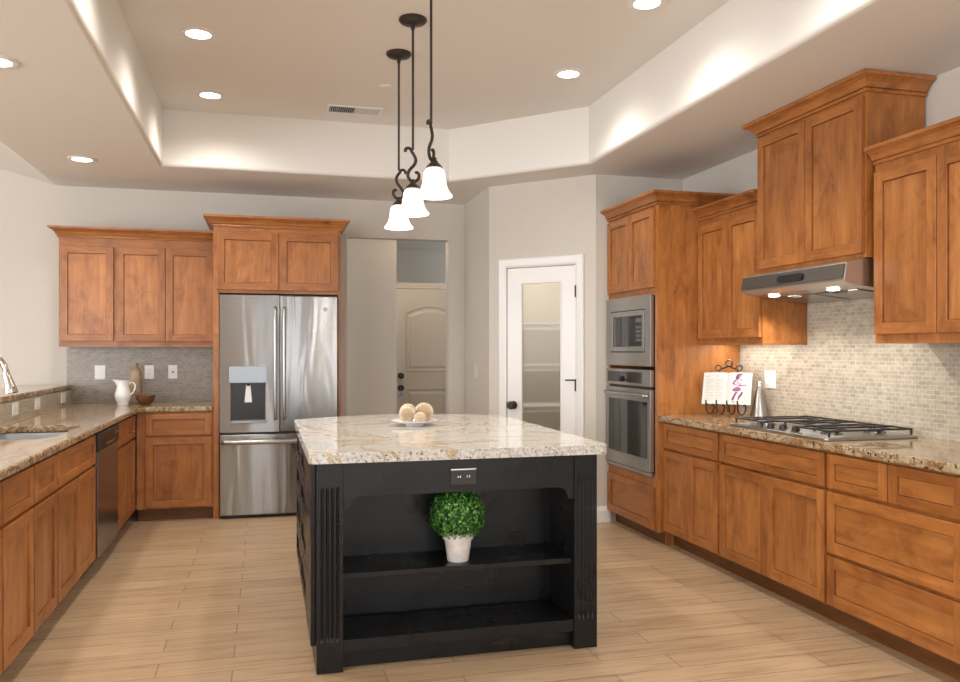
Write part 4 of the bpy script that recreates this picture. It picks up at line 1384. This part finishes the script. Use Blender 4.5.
# cookbook on a scrolled iron easel
BA = math.atan2(-0.175, 0.185)
ez = thing('easel', 'black scrolled iron easel holding the open cookbook', 'easel', (2.965, 4.805, CT + 0.0008), BA)
lean = math.radians(20)
def EP(x, h, off=0.0):
    """point on the leaning back plane: x along, h up the slope, off in front of it."""
    return (x, h * math.sin(lean) - off * math.cos(lean), 0.075 + h * math.cos(lean) + off * math.sin(lean))
r_ = 0.0052
m = MB()
loopc = [(0.0, 0.295, 0.022), (-0.068, 0.262, 0.02), (0.068, 0.262, 0.02)]
path = []
for x, h, rr in (loopc[1], loopc[0], loopc[2]):
    m.tube([EP(x + rr * math.cos(a), h + rr * math.sin(a)) for a in [2 * PI * i / 16 for i in range(17)]], r_, 6)
m.tube([EP(-0.055, 0.248), EP(-0.03, 0.262), EP(0.0, 0.274), EP(0.03, 0.262), EP(0.055, 0.248)], r_, 6)
m.tube([EP(-0.06, 0.243), EP(-0.055, 0.12), EP(-0.055, 0.0)], r_, 6)
m.tube([EP(0.06, 0.243), EP(0.055, 0.12), EP(0.055, 0.0)], r_, 6)
m.tube([EP(-0.055, 0.13), EP(0.055, 0.13)], r_, 6)
m.build('easel_back', IRON, ez, smooth=60)
m = MB()
def hook(x):
    m = MB()
    # runs forward under the book, turns up as a lip; a scrolled foot curls below it
    m.tube([EP(x, 0.012), EP(x, -0.004, 0.02), EP(x, -0.006, 0.05), EP(x, 0.002, 0.056), EP(x, 0.016, 0.057)], r_, 6)
    z0 = EP(x, -0.004, 0.03)
    pts_ = []
    for i in range(13):
        a = PI * i / 12
        pts_.append((x + 0.027 * (1 - math.cos(a)), z0[1] - 0.02, z0[2] - 0.004 - 0.060 * math.sin(a)))
    m.tube(pts_, r_, 6)
    e = Vector(pts_[-1])
    m.tube([e, e + Vector((-0.006, 0, 0.006)), e + Vector((-0.014, 0, 0.002)), e + Vector((-0.012, 0, -0.008))], r_, 6)
    return m.build('foot_scroll', IRON, ez, smooth=60)
for x in (-0.120, -0.052, 0.016, 0.084):
    hook(x)
MB().tube([(0, EP(0, 0.2)[1] + 0.006, EP(0, 0.2)[2]), (0, 0.09, 0.10), (0, 0.115, 0.004)], r_, 6).build('rear_leg', IRON, ez, smooth=60)

bk = thing('cookbook', 'open cookbook with printed text and a purple figure, propped on the iron easel', 'book', (2.965, 4.805, CT), BA)
BW, BHt = 0.158, 0.225
for s in (-1, 1):
    n = 10
    v, f = [], []
    for k_, th in ((0, 0.004), (1, 0.0)):
        for i in range(n + 1):
            t_ = i / n
            off = 0.008 + (0.013 * math.sin(PI * min(1, t_ * 1.25) ** 0.7 * 0.9) if k_ == 0 else -0.002) if t_ > 0 or k_ else 0.006
            off = 0.0075 + 0.011 * math.sin(PI * t_ ** 0.6) if k_ == 0 else 0.0055
            for h in (0.003, BHt):
                v.append(EP(s * (0.0008 + BW * t_), h, off))
    M2 = (n + 1) * 2
    for i in range(n):
        a = i * 2
        f.append((a, a + 2, a + 3, a + 1))
        f.append((M2 + a, M2 + a + 1, M2 + a + 3, M2 + a + 2))
        f.append((a, M2 + a, M2 + a + 2, a + 2))
        f.append((a + 1, a + 3, M2 + a + 3, M2 + a + 1))
    f.append((0, 1, M2 + 1, M2))
    f.append((n * 2, M2 + n * 2, M2 + n * 2 + 1, n * 2 + 1))
    MB().add(v, f).build('page_block', PAPER, bk, smooth=30)
MB().add([EP(x, h, o_) for o_ in (0.0045, 0.0052) for x, h in ((-0.163, 0.0), (0.163, 0.0), (0.163, 0.229), (-0.163, 0.229))], [(0, 1, 2, 3), (7, 6, 5, 4), (0, 4, 5, 1), (1, 5, 6, 2), (2, 6, 7, 3), (3, 7, 4, 0)]).build('cover', simple('book_cover_cloth', (0.12, 0.10, 0.10), 0.6), bk)
def page_off(x):
    t_ = min(1.0, abs(x) / BW)
    return 0.0075 + 0.011 * math.sin(PI * t_ ** 0.6) + 0.0006
def flat_patch(m, poly, mi=0):
    # refine outline so it follows the page curve
    v = [EP(x, h, page_off(x)) for x, h in poly]
    m.add(v, [tuple(range(len(v)))], mi)
m = MB()
for c0_, c1_ in ((-0.142, -0.085), (-0.075, -0.022)):
    for i in range(17):
        h = 0.196 - i * 0.0105
        if i in (1,):
            continue
        L = (c1_ - c0_) * (1.0 if i % 5 else 0.6)
        if i == 0:
            L *= 0.8
        nseg = 4
        th = 0.0022 if i else 0.004
        for k_ in range(nseg):
            a, b_ = c0_ + L * k_ / nseg, c0_ + L * (k_ + 1) / nseg
            flat_patch(m, [(a, h), (b_, h), (b_, h + th), (a, h + th)])
m.build('printed_text', INK, bk, fix=False)
m = MB()
def ell(cx, cy, rx, ry, rot=0, n=12):
    return [(cx + rx * math.cos(a) * math.cos(rot) - ry * math.sin(a) * math.sin(rot), cy + rx * math.cos(a) * math.sin(rot) + ry * math.sin(a) * math.cos(rot)) for a in [2 * PI * i / n for i in range(n)]]
def fig(m, poly, mi=0):
    flat_patch(m, [(0.080 + (x - 0.075) * 1.22, 0.114 + (h - 0.110) * 1.12) for x, h in poly], mi)
fig(m, ell(0.066, 0.182, 0.011, 0.021, -0.35), 0)                                 # hair
fig(m, ell(0.080, 0.196, 0.010, 0.006, 0.3), 0)
fig(m, [(0.082, 0.172), (0.090, 0.160), (0.086, 0.156), (0.079, 0.166)], 0)
fig(m, [(0.052, 0.164), (0.060, 0.163), (0.049, 0.142), (0.056, 0.132), (0.050, 0.128), (0.038, 0.141)], 0)   # bent arm
fig(m, [(0.074, 0.142), (0.082, 0.146), (0.083, 0.132), (0.113, 0.135), (0.112, 0.129), (0.080, 0.124), (0.072, 0.112)], 1)  # torso side, arm out
fig(m, [(0.048, 0.112), (0.064, 0.118), (0.084, 0.113), (0.086, 0.100), (0.074, 0.092), (0.052, 0.090), (0.038, 0.096)], 1)  # skirt
fig(m, [(0.058, 0.088), (0.070, 0.089), (0.058, 0.062), (0.052, 0.040), (0.046, 0.034), (0.038, 0.040), (0.046, 0.062)], 0)  # leg
fig(m, [(0.088, 0.092), (0.098, 0.086), (0.090, 0.064), (0.080, 0.048), (0.076, 0.036), (0.070, 0.042), (0.074, 0.062), (0.084, 0.078)], 0)  # leg
fig(m, [(0.040, 0.034), (0.050, 0.030), (0.058, 0.022), (0.052, 0.022), (0.042, 0.028)], 1)
fig(m, [(0.060, 0.166), (0.076, 0.164), (0.080, 0.140), (0.072, 0.117), (0.056, 0.117), (0.054, 0.140)], 2)                  # pale torso
fig(m, ell(0.078, 0.182, 0.007, 0.010), 2)                                               # face
m.build('printed_figure', [PURPLE, PURPLE_L, simple('pale_pink_print', (0.56, 0.42, 0.50), 0.6)], bk, fix=False)

# conical steel shaker beside the book
bt = thing('cone_shaker', 'tall conical stainless shaker between the cookbook and the cooktop', 'shaker', (3.150, 4.700, CT + 0.0005))
MB().lathe([(0, 0), (0.060, 0), (0.062, 0.004), (0.060, 0.012), (0.018, 0.205), (0, 0.206)], (0, 0, 0), 36).build('cone_body', STEEL, bt, smooth=40)
MB().lathe([(0, 0.2065), (0.015, 0.2065), (0.014, 0.222), (0.02, 0.226), (0.02, 0.236), (0.0, 0.238)], (0, 0, 0), 28).build('cap', CHROME, bt, smooth=40)

# ------------------------------------------------------------------ ceiling things
def can(label, x, y, z, watts=CAN_W):
    r = thing('recessed_light', label, 'ceiling light', (x, y, z), 0, 'recessed ceiling lights')
    MB().lathe([(0.068, -0.0005), (0.098, -0.0005), (0.098, -0.004), (0.090, -0.007), (0.068, -0.006)], (0, 0, 0), 40).build('trim_ring', TRIMW, r, smooth=40)
    MB().lathe([(0, -0.0045), (0.0675, -0.0045), (0.0675, -0.001), (0, -0.001)], (0, 0, 0), 40).build('lens', LENS, r)
    ld_ = bpy.data.lights.new('recessed_light_beam', 'SPOT')
    ld_.energy, ld_.color, ld_.spot_size, ld_.spot_blend, ld_.shadow_soft_size = watts, WARM, math.radians(148), 1.0, 0.08
    lo = bpy.data.objects.new('recessed_light_beam', ld_)
    lo.location = (x, y, z - 0.03)
    COL.objects.link(lo)
    return r
can('recessed light in the tray ceiling above the left aisle, nearer of the two', -0.363, 4.83, T)
can('recessed light in the tray ceiling above the left aisle, farther of the two', -0.370, 5.97, T)
can('recessed light in the tray ceiling above the right aisle, fully in view', 1.893, 4.92, T)
can('recessed light in the tray ceiling above the right aisle, nearest the camera', 1.895, 3.81, T)
can('recessed light in the low soffit above the sink run, near the back wall', -1.262, 6.33, S)
can('recessed light in the low soffit above the sink, at the left edge of the view', -1.225, 4.284, S)
for x, y, z in ((-0.363, 3.69, T), (1.895, 2.70, T), (-0.363, 2.4, T), (-1.225, 2.3, S), (1.895, 1.5, T)):
    ld_ = bpy.data.lights.new('recessed_light_beam', 'SPOT')
    ld_.energy, ld_.color, ld_.spot_size, ld_.spot_blend, ld_.shadow_soft_size = CAN_W, WARM, math.radians(148), 1.0, 0.08
    lo = bpy.data.objects.new('recessed_light_beam', ld_)
    lo.location = (x, y, z - 0.03)
    COL.objects.link(lo)
hl = bpy.data.lights.new('hall_lamp_light', 'POINT')
hl.energy, hl.color, hl.shadow_soft_size = 16, (1.0, 0.86, 0.70), 0.1
ho = bpy.data.objects.new('hall_lamp_light', hl)
ho.location = (1.55, 8.05, 2.55)
COL.objects.link(ho)

vt = thing('air_vent', 'white slotted air vent in the tray ceiling', 'vent', (0.64, 6.065, T))
m = MB().ring_frame(-0.205, 0.205, -0.10, 0.10, 0.024, 0.024, 0.0005, 0.010, 0, 0)
m.v = [(x, z, -y) for x, y, z in m.v]
m.build('vent_frame', TRIMW, vt, bevel=0.003)
MB().box(-0.18, 0.18, -0.075, 0.075, -0.0015, -0.0006).build('vent_dark', SMOKE, vt)
for i in range(26):
    x = -0.172 + i * 0.0138
    if i == 13:
        MB().box(x - 0.004, x + 0.004, -0.0755, 0.0755, -0.010, -0.002).build('slat', TRIMW, vt)
        continue
    tilt = 0.0022 if i < 13 else -0.0045
    MB().prism([(x - 0.001 - tilt, -0.010), (x + 0.001 - tilt, -0.010), (x + 0.001 + tilt, -0.002), (x - 0.001 + tilt, -0.002)], -0.0755, 0.0755, 'y').build('slat', TRIMW, vt)
tag(MB().lathe([(0, -0.010), (0.034, -0.010), (0.040, -0.006), (0.041, -0.0005), (0, -0.0005)], (0, 0, 0), 32).build('sprinkler_cover', CEIL, loc=(0.79, 5.464, T), smooth=40),
    'small round flush cover plate in the tray ceiling beside the pendants', 'ceiling cover')

# pendants over the island
def scroll_path(h):
    # S scroll, local x sideways, z down from 0 to -h
    pts_ = []
    for i in range(9):                     # small upper curl
        a = math.radians(200 - 200 * i / 8)
        pts_.append((-0.022 + 0.016 * math.cos(a), -0.014 + 0.016 * math.sin(a) * 1.0))
    pts_ += [(0.004, -0.028), (0.012, -0.045), (0.014, -0.06), (0.006, -0.082), (-0.012, -0.104), (-0.024, -0.126), (-0.024, -0.146), (-0.012, -0.163), (0.004, -0.168), (0.020, -0.160), (0.030, -0.144), (0.030, -0.128), (0.022, -0.118), (0.013, -0.122)]
    return [(x, 0.0, z) for x, z in pts_]
def smooth_path(p, k=3):
    P = [Vector(q) for q in p]
    out = []
    for i in range(len(P) - 1):
        a, b_, c, d = P[max(i - 1, 0)], P[i], P[i + 1], P[min(i + 2, len(P) - 1)]
        for j in range(k):
            t_ = j / k
            out.append(0.5 * ((2 * b_) + (-a + c) * t_ + (2 * a - 5 * b_ + 4 * c - d) * t_ ** 2 + (-a + 3 * b_ - 3 * c + d) * t_ ** 3))
    out.append(P[-1])
    return out
def pendant(label, x, y, rz, dx=0.0):
    r = thing('pendant_light', label, 'pendant lamp', (x, y, T), 0, 'pendants over the island')
    MB().lathe([(0, -0.0005), (0.074, -0.0005), (0.076, -0.010), (0.066, -0.022), (0.03, -0.030), (0.012, -0.034), (0.010, -0.06), (0, -0.06)], (0, 0, 0), 36).build('canopy', BRONZE, r, smooth=40)
    top, bot = -0.055, -(T - 2.415)
    MB().tube([(0, 0, top), (0, 0, bot)], 0.0065, 10).build('rod', BRONZE, r, smooth=60)
    sp_ = [Vector(q) + Vector((0.0, 0, 0)) for q in scroll_path(0.17)]
    m = MB().tube(smooth_path(sp_), [0.0085] * 1 and 0.0078, 10)
    s_ = m.build('scroll', BRONZE, r, smooth=60)
    s_.location = (0, 0, bot + 0.004)
    s_.rotation_euler.z = rz
    s_.scale = (1.18, 1, 1.04)
    zf = bot - 0.164
    MB().lathe([(0, 0.006), (0.010, 0.004), (0.013, -0.008), (0.020, -0.020), (0.036, -0.036), (0.040, -0.046), (0.036, -0.047), (0, -0.046)], (dx, 0, zf), 28).build('fitter', BRONZE, r, smooth=40)
    zs = zf - 0.047
    shp = [(0.030, 0.0), (0.040, -0.008), (0.047, -0.022), (0.050, -0.045), (0.053, -0.07), (0.058, -0.092), (0.067, -0.112), (0.080, -0.128), (0.0815, -0.134), (0.078, -0.136), (0.064, -0.118), (0.054, -0.096), (0.049, -0.07), (0.046, -0.045), (0.042, -0.022), (0.030, -0.006)]
    MB().lathe([(q * 1.07, z) for q, z in shp], (dx, 0, zs), 40).build('shade', SHADE, r, smooth=60)
    ld_ = bpy.data.lights.new('pendant_bulb_light', 'POINT')
    ld_.energy, ld_.color, ld_.shadow_soft_size = PENDANT_W, WARM, 0.03
    lo = bpy.data.objects.new('pendant_bulb_light', ld_)
    lo.location = (x + dx, y, T + zs - 0.10)
    COL.objects.link(lo)
    MB().lathe([(0, -0.02), (0.012, -0.02), (0.022, -0.05), (0.020, -0.075), (0, -0.088)], (dx, 0, zs), 20).build('bulb', LENS, r, smooth=50)
    return r
pendant('bell-shaded iron pendant over the island, nearest the camera', 0.765, 3.80, math.radians(58), 0.016)
pendant('bell-shaded iron pendant over the island, middle of the row of three', 0.770, 4.32, math.radians(15))
pendant('bell-shaded iron pendant over the island, farthest in the row of three', 0.777, 4.84, math.radians(195))
